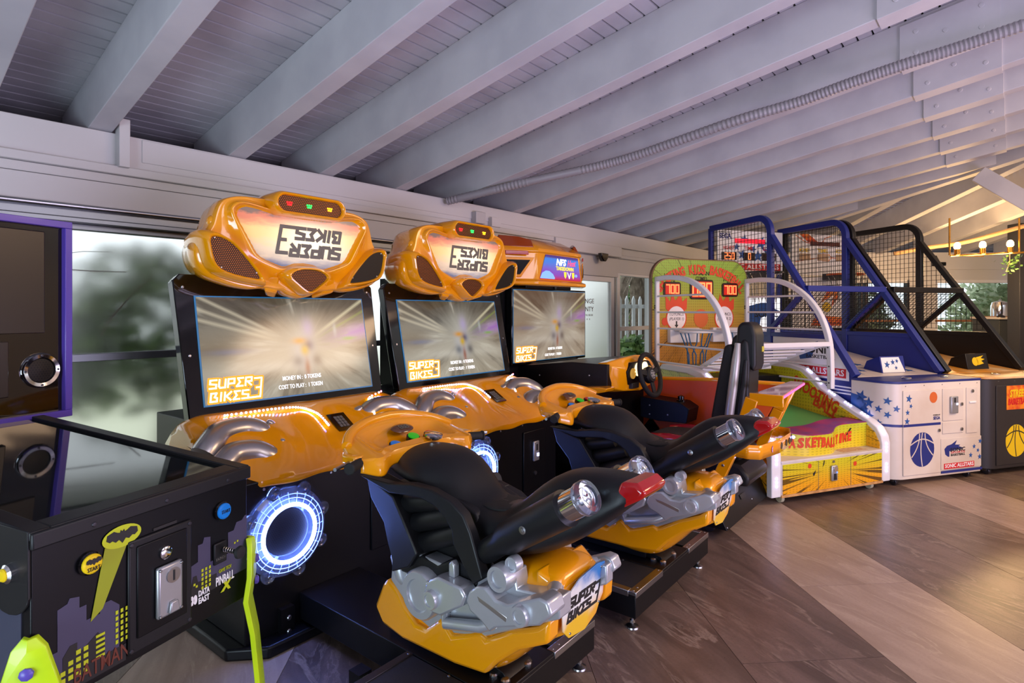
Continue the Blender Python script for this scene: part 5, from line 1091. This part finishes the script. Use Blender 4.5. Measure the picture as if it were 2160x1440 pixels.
        flat('ball_print', [ell(.395, .70, .042, .045)], MATS['ball_orange'], d1, frame((0,-.0065,0), (1,0,0), (0,0,1)))
        LS = frame((x0-.001, .36, 0), (0,-1,0), (0,0,1)); SD = Vector((.11, -.136, 0)).normalized()
        flat('star_print', [[(.0,.71),(.0,.53),(.10,.50),(.16,.56),(.14,.66),(.07,.70)], star(.10,.69,.06,.3), star(.17,.65,.05), star(.05,.56,.05,.5), star(.17,.545,.05,.2), star(.12,.60,.05,.4)], MATS['print_blue'], cab, LS)
        LF = frame((x0-.001, .14, 0), Vector((.02,-.06,0)), (0,0,1)); LG = frame((-.04-.001, .08-.001, 0), Vector((.04,-.05,0)), (0,0,1)); LH = frame((.0-.001, .03-.001, 0), Vector((.05,-.026,0)), (0,0,1))
        flat('star_print', [star(.03,.61,.032,.2), star(.03,.50,.03)], MATS['print_blue'], cab, LF); flat('star_print', [star(.03,.68,.035,.2), star(.03,.57,.03,.4)], MATS['print_blue'], cab, LG); flat('star_print', [star(.03,.62,.03,.2)], MATS['print_blue'], cab, LH)
    else:
        ballprint((.31,.285), .135, MATS['print_yellow'], MATS['cab_dark'], d1, -.0065)
        build('poster', G().box(.19, .465, -.0085, -.006, .555, .76), MATS['print_orangered'], d1); text('STREET', .085, MATS['print_yellow'], d1, (.33,-.0095,.69), bold=.04, width=.22, shear=.2); text('BASKETBALL', .075, MATS['print_redblock'], d1, (.33,-.0095,.62), bold=.03, width=.25, shear=.2)
        build('coin_door', G().box(.55, .75, -.006, 0, .45, .76), dm, T, bevel=.004)
    # side frames
    for s_, xx in ((-1, x0+.025), (1, x1-.025)):
        w_ = .05
        pth = [(2.28,.10),(2.28,2.36),(1.52,2.36)] 
        fr = build('side_frame', G().box(xx-w_/2, xx+w_/2, 2.26, 2.31, .06, 2.36), FM, T, bevel=.004)
        arc = [(xx, 1.50-.17*sin(a), 2.19+.17*cos(a)) for a in [k*pi/2/8 for k in range(9)]]
        g = G()
        pts = [(xx, 2.29, 2.36), (xx, 1.50, 2.36)] + arc[1:] + [(xx, 1.33, .3)]
        ring = []
        for i, p in enumerate(pts):
            a = Vector(pts[max(i-1,0)]); b = Vector(pts[min(i+1,len(pts)-1)]); d = (b-a).normalized(); n = Vector((0, -d.z, d.y))*.032; p = Vector(p)
            ring.append([p+n+Vector((w_/2,0,0)), p-n+Vector((w_/2,0,0)), p-n-Vector((w_/2,0,0)), p+n-Vector((w_/2,0,0))])
        build('top_rail', g.loft(ring), FM, fr, bevel=.006)
        build('sloping_rail', G().beam((xx, 1.33, 2.17), (xx, .33, .85), .05, .06, (1,0,0)), FM, fr, bevel=.005)
        build('brace', G().beam((xx, .875, 1.60), (xx, 1.32, 1.22), .04, .05, (1,0,0)), FM, fr, bevel=.004)
        build('lower_panel', G().prism([(.36,.06),(.36,.86),(.60,1.17),(2.28,1.17),(2.28,.06)], 'x', xx-.012, xx+.012), FM, fr)
        build('mid_rail', G().box(xx-.022, xx+.022, .60, 2.28, 1.15, 1.19), FM, fr, bevel=.003)
        ok = lambda y, z: z < 2.33 and y < 2.26 and z > 1.19 and ((y > 1.33 and (y > 1.5 or z < 2.30)) or (y <= 1.33 and z < .85+(y-.33)*1.32))
        o_ = build('wire_mesh', mesh_wires((.6, 2.26, 1.19, 2.34), ok, .052, .0028, lambda a, b: (xx, a, b)), MATS['wire_black'], fr, smooth=0, fix=False); o_['kind'] = 'stuff'
        if sonic and s_ < 0:
            M_ = frame((xx-.0135, 0, 0), (0,-1,0), (0,0,1))
            flat('white_print', [[(-1.28,1.15),(-.585,1.15),(-.39,.90),(-.39,.80),(-1.28,.80)]], MATS['print_white'], fr, M_)
            text('SONIC', .10, MATS['print_black'], fr, (xx-.0150, .72, 1.05), (0,-1,0), bold=.02, width=.34); text('BASKETBALL', .045, MATS['print_black'], fr, (xx-.0150, .70, .985), (0,-1,0), width=.32, bold=.01)
            flat('swoosh', [[(-.95,1.0),(-.93,.95),(-.80,.97),(-.72,1.13),(-.82,1.10),(-.90,1.07)]], MATS['print_blue'], fr, frame((xx-.0146,0,0), (0,-1,0), (0,0,1)))
            flat('banner_print', [[(-1.1,.82),(-.42,.82),(-.42,.90),(-1.1,.90)]], MATS['print_redblock'], fr, frame((xx-.0146,0,0), (0,-1,0), (0,0,1))); text('SONIC ALLSTARS', .075, MATS['print_white'], fr, (xx-.0160, .75, .86), (0,-1,0), bold=.02, width=.62)
            for k in range(3): build('stripe', G().box(xx-.0150, xx-.012, .37, 1.28, .74-.028*k, .752-.028*k), MATS['print_white'], fr)
    build('cross_bar', G().box(x0+.03, x1-.03, .85, .905, 1.585, 1.64), FM, T, bevel=.005)
    sl = lambda a, b: (a, .88+.44*b, 1.60-.39*b)
    o_ = build('ball_guard_mesh', mesh_wires((x0+.05, x1-.05, 0, 1), lambda a, b: True, .052, .0028, lambda a, b: sl(a, b)), MATS['wire_black'], T, smooth=0, fix=False); o_['kind'] = 'stuff'
    build('back_panel', G().box(x0+.05, x1-.05, 2.24, 2.26, .06, 1.55), MATS['board_acrylic'] if sonic else FM, T)
    build('ramp', G().prism([(.34,.80),(.34,.842),(1.0,.93),(2.24,1.14),(2.24,.80)], 'x', x0+.05, x1-.05), MATS['floor_print' if sonic else 'floor_flame'], T)
    if sonic: [flat('star_print', [star(a, b, c_, d_)], MATS['print_blue'], T, frame((0, .34, .8425), (1,0,0), (0,.66,.088))) for a, b, c_, d_ in ((.12,.12,.06,.1), (.25,.2,.05,.4), (.18,.32,.07,.2), (.75,.15,.06,.3), (.85,.28,.05,0), (.7,.36,.06,.5), (.45,.42,.06,.2), (.3,.5,.07,.1))]
    wd = build('counter_wedge', G().prism([(.42,.845),(.45,1.0),(.58,.95),(.62,.86)], 'x', .36, .64), FM, T, bevel=.004)
    if sonic:
        Mw = frame((.50, .4345, .925), (1,0,0), (0,.03,.155)); flat('wedge_print', [[(-.13,-.07),(.13,-.07),(.08,.065),(-.13,.065)]], MATS['print_white'], wd, Mw); flat('star_print', [star(-.07,.0,.035,.2), star(.0,.02,.028), star(.05,.03,.022,.3), star(.03,-.03,.02)], MATS['print_blue'], wd, Mw @ Matrix.Translation((0,0,.0012)))
        build('back_glow', G().box(.0, .9, 2.232, 2.24, 1.18, 1.56), mat('panel_lit', (240, 240, 240), .4, emit=(240, 240, 245), es=.9), T)
        flat('swoosh', [[(.40,1.45),(.42,1.25),(.60,1.22),(.62,1.32),(.90,1.40),(.75,1.45),(.80,1.5),(.62,1.5)]], MATS['print_blue'], T, frame((0,2.230,0), (1,0,0), (0,0,1))); text('SONIC', .10, MATS['print_black'], T, (.70, 2.2285, 1.36), bold=.02, width=.34)
    else:
        Mw = frame((.50, .4345, .925), (1,0,0), (0,.03,.155)); flat('flame_print', [ell(-.03,0,.04,.04,18), [(-.01,.04),(.09,.055),(.05,.03),(.1,.02),(.05,.005),(.08,-.02),(.0,-.035)]], MATS['print_yellow'], wd, Mw)
    bd = build('backboard', G().box(x0+.05, x1-.05, 2.20, 2.225, 1.84, 2.34), MATS['board_acrylic'], T, bevel=.003)
    Fb = frame((0, 2.198, 0), (1,0,0), (0,0,1)); tx = lambda s_, sz, m_, x, z, **k: text(s_, sz, m_, bd, (x, 2.197, z), **k)
    if sonic:
        flat('star_print', [star(.36,2.24,.06,.1), star(.60,2.2,.09,.3), star(.33,2.06,.07,.2), star(.55,2.05,.08), star(.70,2.1,.1,.1), star(.25,2.15,.05), star(.48,2.13,.05,.4)], MATS['print_blue'], bd, Fb)
        build('led_banner', G().box(.22, .64, 2.185, 2.20, 2.195, 2.245), MATS['led_strip_red'], bd)
        tx('SEGA', .08, MATS['print_navy'], .09, 2.27, bold=.04, width=.17); tx('POWERED BY', .03, MATS['print_black'], .09, 2.315, width=.17)
        for t, x, w2, dg in (('HIGHEST',.14,.16,'250'), ('TIME',.42,.12,'0'), ('SCORE',.70,.16,'')):
            tx(t, .06, MATS['print_redblock'], x, 2.135, bold=.02, width=w2*.95)
            b = build('score_display', G().box(x-w2/2-.02, x+w2/2+.02, 2.185, 2.2, 1.995, 2.085), MATS['display_dark'], bd, bevel=.002)
            if dg: digits(dg, .07, MATS['digit_hot'], bd, frame((x, 2.1845, 2.04), (1,0,0), (.06,0,1)))
        flat('banner_print', [[(.02,1.88),(.88,1.88),(.88,1.96),(.02,1.96)]], MATS['print_redblock'], bd, Fb); tx('SONIC ALLSTARS', .075, MATS['print_white'], .45, 1.92, bold=.02, width=.8)
    else:
        g = G(); strokes([[(.05,2.32),(.2,2.24),(.42,2.2),(.5,2.3),(.6,2.33)], [(.42,2.06),(.46,2.1),(.55,2.1),(.6,2.06),(.55,2.02),(.46,2.02),(.42,2.06)], [(.05,2.0),(.42,2.06)], [(.6,2.06),(.8,2.05)]], .008, g); build('line_print', g.xf(Fb), MATS['print_orangered'], bd, smooth=0, fix=False)
        flat('block_print', [[(.10,2.34),(.24,2.34),(.40,2.24),(.24,2.24)]], MATS['print_orangered'], bd, Fb); build('led_banner', G().box(.27, .72, 2.185, 2.2, 2.20, 2.25), MATS['strip_dark'], bd)
        for t, x in (('MONEY',.18), ('TIME',.46), ('SCORE',.74)):
            tx(t, .06, MATS['print_yellow'], x, 2.14, bold=.03, width=.16); build('score_display', G().box(x-.08, x+.08, 2.185, 2.2, 2.02, 2.10), mat('display_beige', (190, 160, 130), .4) if 'display_beige' not in MATS else MATS['display_beige'], bd, bevel=.002)
        build('lower_board', G().box(.02, .88, 2.226, 2.239, 1.19, 1.82), MATS['board_acrylic'], bd)
        flat('flame_mark', [[(.3,1.22),(.8,1.22),(.82,1.32),(.55,1.34),(.35,1.30)]], MATS['print_orangered'], bd, frame((0,2.2255,0), (1,0,0), (0,0,1))); flat('flame_mark', [[(.45,1.5),(.6,1.7),(.75,1.72),(.72,1.55),(.62,1.45),(.66,1.6)]], MATS['print_orangered'], bd, frame((0,2.2255,0), (1,0,0), (0,0,1))); flat('flame_mark', [ell(.55,1.45,.07,.06)], MATS['print_yellow'], bd, frame((0,2.2252,0), (1,0,0), (0,0,1)))
    hc = (.45 if sonic else .58, 1.98, 1.84); hp = build('hoop', G().tube([(hc[0]+.2*cos(2*pi*k/30), hc[1]+.19*sin(2*pi*k/30), hc[2]) for k in range(30)], .011, 8, True), MATS['print_orangered'] if not sonic else MATS['dark_steel'], T, smooth=60)
    build('hoop_bracket', G().box(hc[0]-.12, hc[0]+.12, 2.08, 2.2, hc[2]-.06, hc[2]+.02), MATS['dark_steel'], hp, bevel=.004)
    for k in range(10):
        a = 2*pi*k/10; b = a+.3; build('net_chain', G().tube([(hc[0]+.2*cos(a), hc[1]+.19*sin(a), hc[2]), (hc[0]+.14*cos(b), hc[1]+.13*sin(b), hc[2]-.16), (hc[0]+.12*cos(a), hc[1]+.12*sin(a), hc[2]-.34)], .004, 5), MATS['chain'], hp)
    for x, y in ((.05,.06), (.86,.06), (.05,2.2), (.86,2.2)):
        c = build('caster', G().cyl((x-.014, y, .03), (x+.014, y, .03), .03, n=16), MATS['dark_steel'], T, bevel=.004); build('caster_fork', G().box(x-.02, x+.02, y-.01, y+.03, .03, .056), MATS['steel'], c)
S1 = empty('basketball_game', (5.408*1.012, .705*1.012, 0), -31.6, 'white and blue basketball game with star print and blue wire cage', 'arcade game'); basket_game(S1, True)
r_ = radians(-31.6); S2 = empty('basketball_game', (5.473+1.055*cos(r_), .7135+1.055*sin(r_), 0), -31.6, 'black street basketball game with yellow ball print at the right edge', 'arcade game'); basket_game(S2, False)
b2 = build('basketball', G().ball((0,0,0), .09, 18, 12), mat('ball_red', (190, 40, 30), .5), None, smooth=80); p_ = Matrix.Rotation(r_, 4, 'Z') @ Vector((.10, 1.25, 0)); b2.location = (5.473+p_.x, .7135+p_.y, 1.075); tag(b2, 'red ball resting inside the blue basketball cage', 'ball')

# ---------------------------------------------------------------- pinball machine
mat('purple_frame', (84, 62, 160), .3, coat=.3); mat('lime_leg', (196, 226, 24), .35, coat=.2, var=((180, 214, 20), 9)); mat('print_purple', (66, 62, 88), .5); mat('print_lime', (190, 200, 20), .5); mat('purple_bolt', (90, 76, 170), .35)
mat('backglass', (20, 12, 8), .05, coat=.5); mat('playfield_glass', (14, 20, 22), .04, spec=.9); mat('beam_lime', (150, 158, 20), .5); mat('pin_side', (60, 62, 80), .35)
PW = .57
Pb = empty('pinball_machine', (.2592, 1.556, 0), 19.26, 'black pinball machine with yellow city print and lime green legs', 'pinball machine')
bd = build('body', G().prism([(0,.545),(0,.925),(1.02,1.015),(1.2,1.03),(1.2,.6)], 'x', 0, PW), MATS['black_panel'], Pb, bevel=.003)
build('side_print', G().prism([(.03,.56),(.03,.80),(1.0,.9),(1.0,.6)], 'x', -.002, 0), MATS['pin_side'], bd)
zt = lambda y: .925+.0885*y
def top_strip(x0, x1, y0, y1, h, nm='top_rail', m=MATS['black_plastic']): return build(nm, G().loft([[(x0, y, zt(y)-.006), (x1, y, zt(y)-.006), (x1, y, zt(y)+h), (x0, y, zt(y)+h)] for y in (y0, y1)]), m, bd, bevel=.003)
top_strip(-.004, .035, -.004, 1.0, .014); top_strip(PW-.035, PW+.004, -.004, 1.0, .014); top_strip(.035, PW-.035, -.004, .05, .014)
top_strip(.033, PW-.033, .048, 1.0, .004, 'playfield_glass', MATS['playfield_glass'])
build('front_lip', G().box(-.004, PW+.004, -.012, .0, .90, .936), MATS['black_plastic'], bd, bevel=.004)
screws('lip_screw', [(.12, -.012, .915), (.30, -.012, .915), (.49, -.012, .915)], (0,-1,0), .006, MATS['dark_steel'], bd)
Fp = frame((0, -.0005, 0), (1,0,0), (0,0,1))
for q_ in [[(.03,.56),(.03,.66),(.05,.66),(.05,.75),(.07,.755),(.075,.765),(.095,.76),(.095,.735),(.11,.735),(.11,.70),(.14,.70),(.14,.72),(.165,.72),(.185,.70),(.185,.56)], [(.375,.63),(.375,.71),(.40,.715),(.40,.76),(.415,.76),(.42,.775),(.44,.77),(.44,.70),(.50,.70),(.50,.76),(.52,.76),(.53,.78),(.55,.78),(.56,.79),(.568,.79),(.568,.63)]]: flat('building_print', [q_], MATS['print_purple'], bd, Fp)
for q_ in [[(.06,.56),(.06,.64),(.075,.66),(.09,.66),(.09,.63),(.12,.65),(.135,.66),(.15,.64),(.15,.60),(.20,.60),(.20,.56)], [(.375,.62),(.38,.66),(.385,.68),(.395,.68),(.40,.66),(.46,.66),(.46,.62)]]: flat('tower_print', [q_], MATS['print_black'], bd, frame((0,-.0014,0), (1,0,0), (0,0,1)))
wp = [(.055+.016*i, .585+.016*j, .010, .010) for i in range(4) for j in range(4) if j-1 <= i or i > 1] + [(.13, .60+.012*j, .020, .006) for j in range(5)] + [(.175+.012*i, .61+.014*j, .006, .009) for i in range(3) for j in range(6)] + [(.41+.012*i, .635+.012*j, .006, .008) for i in range(3) for j in range(5)] + [(.385, .655, .006, .006), (.392, .648, .006, .006), (.455, .70, .004, .015), (.463, .70, .004, .015), (.52, .72, .005, .005), (.53, .722, .005, .005)]
for x, z, a, b in wp: flat('window_print', [[(x,z),(x+a,z),(x+a,z+b),(x,z+b)]], MATS['print_lime'], bd, frame((0,-.0022,0), (1,0,0), (0,0,1)))
flat('beam_print', [[(.118,.692),(.145,.71),(.205,.845),(.150,.848)]], MATS['beam_lime'], bd, frame((0,-.0024,0), (1,0,0), (0,0,1)))
flat('emblem', [ell(.19,.862,.047,.026)], MATS['print_lime'], bd, frame((0,-.0034,0), (1,0,0), (0,0,1)))
bat = [(0,.012),(.004,.016),(.006,.010),(.012,.012),(.02,.017),(.036,.012),(.038,0),(.03,-.006),(.024,-.004),(.016,-.010),(.008,-.006),(0,-.016)]; bat = bat + [(-a, b) for a, b in reversed(bat[1:-1])]
flat('emblem_wings', [[(.19+a, .862+b) for a, b in bat]], MATS['print_black'], bd, frame((0,-.0044,0), (1,0,0), (0,0,1)))
cd_ = build('coin_door', G().box(.203, .376, -.008, 0, .565, .842), MATS['black_plastic'], Pb, bevel=.004)
build('door_leaf', G().box(.222, .358, -.013, -.008, .60, .825), MATS['black_panel'], cd_, bevel=.003)
build('key_lock', G().lathe([(.016, 0), (.016, .006), (.011, .009), (.001, .009)], (.293, -.013, .785), (0,-1,0), 20), MATS['chrome'], cd_)
cm_ = build('coin_slot_unit', G().box(.265, .335, -.027, -.013, .625, .755), MATS['coin_silver'], cd_, bevel=.006)
build('coin_entry', G().lathe([(.019, 0), (.019, .003), (.001, .003)], (.306, -.027, .725), (0,-1,0), 20), MATS['steel'], cd_); build('slot', G().box(.304, .308, -.0315, -.029, .712, .738), MATS['print_black'], cd_)
build('coin_return', G().prism([(.29,.632),(.32,.632),(.315,.66),(.295,.66)], 'y', -.036, -.027), MATS['coin_silver'], cd_, bevel=.003)
screws('unit_screw', [(.271,-.027,.632), (.329,-.027,.632), (.271,-.027,.748), (.329,-.027,.748)], (0,-1,0), .004, MATS['steel'], cd_); screws('door_bolt', [(.21,-.008,.832), (.369,-.008,.832), (.21,-.008,.575), (.369,-.008,.575)], (0,-1,0), .006, MATS['dark_steel'], cd_)
build('bill_slot', G().box(.27, .335, -.003, .0, .845, .852), MATS['print_black'], bd)
for x, z, c in ((.114,.828,'yellow'), (.475,.832,'blue')):
    b_ = build('start_button', G().lathe([(.026, 0), (.026, .008), (.022, .012), (.022, .008)], (x, 0, z), (0,-1,0), 24), MATS['black_gloss'], Pb); build('button_cap', G().lathe([(.022, 0), (.022, .016), (.018, .02), (.001, .021)], (x, 0, z), (0,-1,0), 24), MATS['button_'+c], b_)
    text('START', .013, MATS['print_black'], b_, (x, -.0215, z-(.010 if c == 'yellow' else 0)), width=.028)
    if c == 'yellow': flat('emblem_wings', [[(x+a*.45, z+.006+b*.5) for a, b in bat]], MATS['print_black'], b_, frame((0,-.0213,0), (1,0,0), (0,0,1)))
pl_ = build('ball_plunger', G().box(.448, .49, -.008, 0, .685, .745), MATS['black_plastic'], Pb, bevel=.003)
build('plunger_spring', G().tube([(.478+.007*cos(k*.9), -.01-.0012*k, .722+.007*sin(k*.9)) for k in range(34)], .0014, 5), MATS['steel'], pl_); build('plunger_knob', G().lathe([(.005, 0), (.005, .05), (.012, .054), (.018, .062), (.016, .07), (.001, .072)], (.478, -.005, .722), (0,-1,0), 20), MATS['black_rubber'], pl_)
text('LAUNCH', .011, MATS['print_grey'], pl_, (.468, -.0085, .70), width=.03)
text('DATA', .022, MATS['print_white'], bd, (.417, -.0035, .627), bold=.03, width=.035); text('EAST', .022, MATS['print_white'], bd, (.417, -.0035, .607), bold=.03, width=.035)
flat('maker_logo', [[(.372,.605),(.382,.605),(.388,.617),(.382,.63),(.372,.63),(.38,.617)], ell(.39,.617,.006,.013,14)], MATS['print_white'], bd, frame((0,-.003,0), (1,0,0), (0,0,1)))
text('PINBALL', .034, MATS['print_white'], bd, (.487, -.0035, .634), bold=.02, width=.062); text('GAME TECH', .014, MATS['print_lime'], bd, (.487, -.0035, .661), width=.042, shear=.2); text('X', .036, MATS['print_lime'], bd, (.49, -.0035, .612), bold=.06, shear=.2)
text('BATMAN', .05, mat('print_rust', (104, 48, 30), .5), bd, (.145, -.003, .584), bold=.01, width=.125)
sp_ = build('side_plate', G().prism([(.0,.94),(.0,.80)] + [(.065-.065*cos(k*pi/8), .80-.045*sin(k*pi/8)) for k in range(9)] + [(.13,.945)], 'x', -.006, 0), MATS['black_plastic'], Pb, bevel=.002)
build('flipper_ring', G().lathe([(.02, 0), (.02, .008), (.014, .012), (.014, .006)], (-.006, .06, .845), (-1,0,0), 22), MATS['chrome'], sp_); build('flipper_button', G().lathe([(.014, 0), (.014, .014), (.011, .018), (.001, .019)], (-.006, .06, .845), (-1,0,0), 20), MATS['button_yellow'], sp_)
for x in (0, PW):
    for y in (0, 1.12):
        sx = -1 if x == 0 else 1; sy = -1 if y == 0 else 1
        M_ = Matrix.Translation((x, y, 0)) @ Matrix.Rotation(atan2(sy, sx)+pi/2, 4, 'Z')
        rg = [(.722,.012,0), (.70,.03,-.004), (.62,.052,-.004), (.55,.056,.006), (.45,.05,-.012), (.25,.042,-.03), (.03,.035,-.05), (.0,.035,-.052)]
        lg = build('leg', G().loft([[(-w_, -.010+o_, z), (0, -.022+o_, z), (w_, -.010+o_, z), (w_, .004+o_, z), (0, -.008+o_, z), (-w_, .004+o_, z)] for z, w_, o_ in rg]).xf(M_), MATS['lime_leg'], Pb, bevel=.002)
        for z in (.655, .59): build('leg_bolt', G().lathe([(.013, 0), (.013, .007), (.008, .011), (.001, .012)], M_ @ Vector((0, -.022, z)), M_.to_3x3() @ Vector((0,-1,0)), 8), MATS['purple_bolt'], lg)
bx_ = build('backbox', G().box(-.10, .67, 1.0, 1.25, 1.005, 1.735), MATS['black_panel'], Pb)
for a, b, c, d in ((-.10,.67,1.71,1.735), (-.10,.67,1.005,1.03), (-.10,-.075,1.03,1.71), (.645,.67,1.03,1.71)): build('backbox_trim', G().box(a, b, .97, 1.25, c, d), MATS['purple_frame'], bx_, bevel=.002)
build('backglass', G().box(-.075, .645, .992, 1.0, 1.03, 1.71), MATS['backglass'], bx_)
build('upper_screen', G().box(-.0, .585, .985, .993, 1.32, 1.69), mat('screen_off', (34, 24, 16), .3), bx_, bevel=.003); build('score_screen', G().box(.04, .47, .98, .993, 1.10, 1.295), MATS['screen_off'], bx_, bevel=.003)
for x in (.573, -.01):
    rg = build('speaker_ring', G().lathe([(.044, 0), (.046, .012), (.058, .014), (.064, .004), (.064, 0)], (x, .992, 1.185), (0,-1,0), 36), MATS['chrome'], bx_); build('speaker_mesh', G().lathe([(.046, 0), (.042, .006), (.001, .009)], (x, .992, 1.185), (0,-1,0), 30), MATS['grille_black'], bx_)
    screws('ring_screw', [(x+.053*cos(a), .978, 1.185+.053*sin(a)) for a in (0, pi/2, pi, 3*pi/2)], (0,-1,0), .004, MATS['dark_steel'], bx_)

# ---------------------------------------------------------------- far corner: chandelier, counter, urns, post
mat('brass', (190, 140, 60), .25, .9); mat('bulb', (255, 240, 210), .3, emit=(255, 205, 130), es=18); mat('rope', (206, 160, 110), .9, bump=(90, .6, .01)); mat('post_dark', (44, 44, 50), .5); mat('counter_dark', (58, 62, 66), .5)
ch = far('chandelier', None, None); ch['label'] = 'brass bar chandelier with three glowing bulbs'; ch['category'] = 'chandelier'
DZ = -2.0; LX = lambda px: (px-1080)/1225*(FD+DZ)-C0
build('arm', G().cyl((LX(2005), DZ, 2.115), (LX(2175), DZ, 2.165), .012), MATS['brass'], ch)
build('arm', G().cyl((LX(2020), DZ, 2.122), (LX(2120), DZ+.35, 2.14), .009), MATS['brass'], ch)
build('rod', G().cyl((LX(2003), DZ, 2.12), (LX(2003), DZ, 2.60), .011), MATS['brass'], ch); build('rod', G().cyl((LX(2150), DZ, 2.16), (LX(2150), DZ, 2.60), .011), MATS['brass'], ch)
for px, z in ((2019, 2.135), (2073, 2.15), (2131, 2.165)):
    x = LX(px); so = build('socket', G().lathe([(.02, 0), (.032, .01), (.032, .08), (.028, .085)], (x, DZ, z-.02), (0,0,1), 16), MATS['brass'], ch); build('bulb', G().lathe([(.024, 0), (.038, .02), (.036, .06), (.02, .085), (.001, .09)], (x, DZ, z+.065), (0,0,1), 16), MATS['bulb'], so, smooth=60)
    l = bpy.data.lights.new('bulb_light', 'POINT'); l.energy = 34; l.color = (1, .62, .28); l.shadow_soft_size = .14; lo = bpy.data.objects.new('bulb_light', l); link(lo, ch); lo.location = (x, DZ, z-.12)
rp_ = far('hanging_rope', None, None); rp_['label'] = 'thick pale rope draped from the far rafters'; rp_['category'] = 'rope'
build('strand', G().tube(spline([(LX(1950), -1.4, 2.20), (LX(2010), -1.5, 2.27), (LX(2080), -1.6, 2.33), (LX(2150), -1.7, 2.45), (LX(2230), -1.8, 2.60)], 6), .028, 10), MATS['rope'], rp_, smooth=60)
DC = -1.0; LC = lambda px: (px-1080)/1225*(FD+DC)-C0
ct = far('service_counter', None, None); ct['label'] = 'dark service counter with pale top at the far right'; ct['category'] = 'counter'
build('carcass', G().box(LC(2108), LC(2300), DC, DC+.5, 0, 1.28), MATS['counter_dark'], ct, bevel=.004); build('worktop', G().box(LC(2105), LC(2300), DC-.03, DC+.52, 1.28, 1.315), MATS['shelf_white'], ct, bevel=.004); build('shelf', G().box(LC(2125), LC(2300), DC-.012, DC, 1.02, 1.05), MATS['wood_trim'], ct)
for k, px in enumerate((2134, 2178)):
    u = far('coffee_urn', None, None); u['label'] = ['polished steel urn on the dark counter, the left one', 'polished steel urn partly hidden by the dark post'][k]; u['category'] = 'urn'; u['group'] = 'urns on the far counter'
    c = (LC(px), DC+.2, 1.315); build('pot', G().lathe([(.09, 0), (.115, .01), (.115, .17), (.10, .20)], c, (0,0,1), 24), MATS['chrome'], u); build('lid', G().lathe([(.105, .20), (.10, .215), (.04, .235), (.012, .24), (.016, .26), (.001, .265)], c, (0,0,1), 24), MATS['chrome'], u); build('tray', G().box(c[0]-.13, c[0]+.13, c[1]-.15, c[1]+.15, 1.315, 1.325), MATS['wood_trim'], u)
kb = build('knob_dish', G().lathe([(.05, 0), (.055, .01), (.02, .03), (.02, .045), (.001, .05)], (0,0,0), (0,0,1), 18), MATS['dark_steel'], None); v_ = Matrix.Translation(corner) @ Matrix.Rotation(YAW-pi/2, 4, 'Z') @ Vector((LC(2111), DC-.0, 1.315)); kb.location = v_; tag(kb, 'small dark dish left of the steel urns', 'dish')
ps = far('trim_7', 'dark square post at the right edge', 'structure'); build('shaft', G().box((2151-1080)/1225*(FD+DZ+.4)-C0, (2190-1080)/1225*(FD+DZ+.4)-C0, DZ+.4, DZ+.6, 0, 2.6), MATS['post_dark'], ps, bevel=.005)
pl_ = far('hanging_plant', None, None, 0); pl_['label'] = 'dark trailing plant hanging at the right edge'; pl_['category'] = 'plant'
g = G()
for i in range(70):
    c = Vector((LX(2158)+random.gauss(0,.06), DZ+.18+random.gauss(0,.05), 2.08+random.gauss(0,.06)-.1*random.random())); a = Vector((random.gauss(0,1), random.gauss(0,1), random.gauss(0,1))).normalized(); b = a.orthogonal().normalized(); g.add([c-a*.03, c+b*.018, c+a*.03, c-b*.018], [(0,1,2,3)])
build('foliage', g, MATS['leaf_dark'], pl_, smooth=0, fix=False); build('stem', G().tube([(LX(2158), DZ+.2, 2.3), (LX(2158), DZ+.2, 2.05), (LX(2150), DZ+.2, 1.92)], .006, 6), MATS['bark'], pl_)
pc = far('ceiling_projector', None, None); pc['label'] = 'small dark device fixed under the far eaves'; pc['category'] = 'device'
build('housing', G().box(LX(2050)+.9, LX(2050)+1.05, -.16, -.04, 2.13, 2.19), MATS['black_panel'], pc, bevel=.01); build('arm', G().cyl((LX(2050)+.98, -.1, 2.19), (LX(2050)+.98, -.02, 2.30), .012), MATS['dark_steel'], pc)
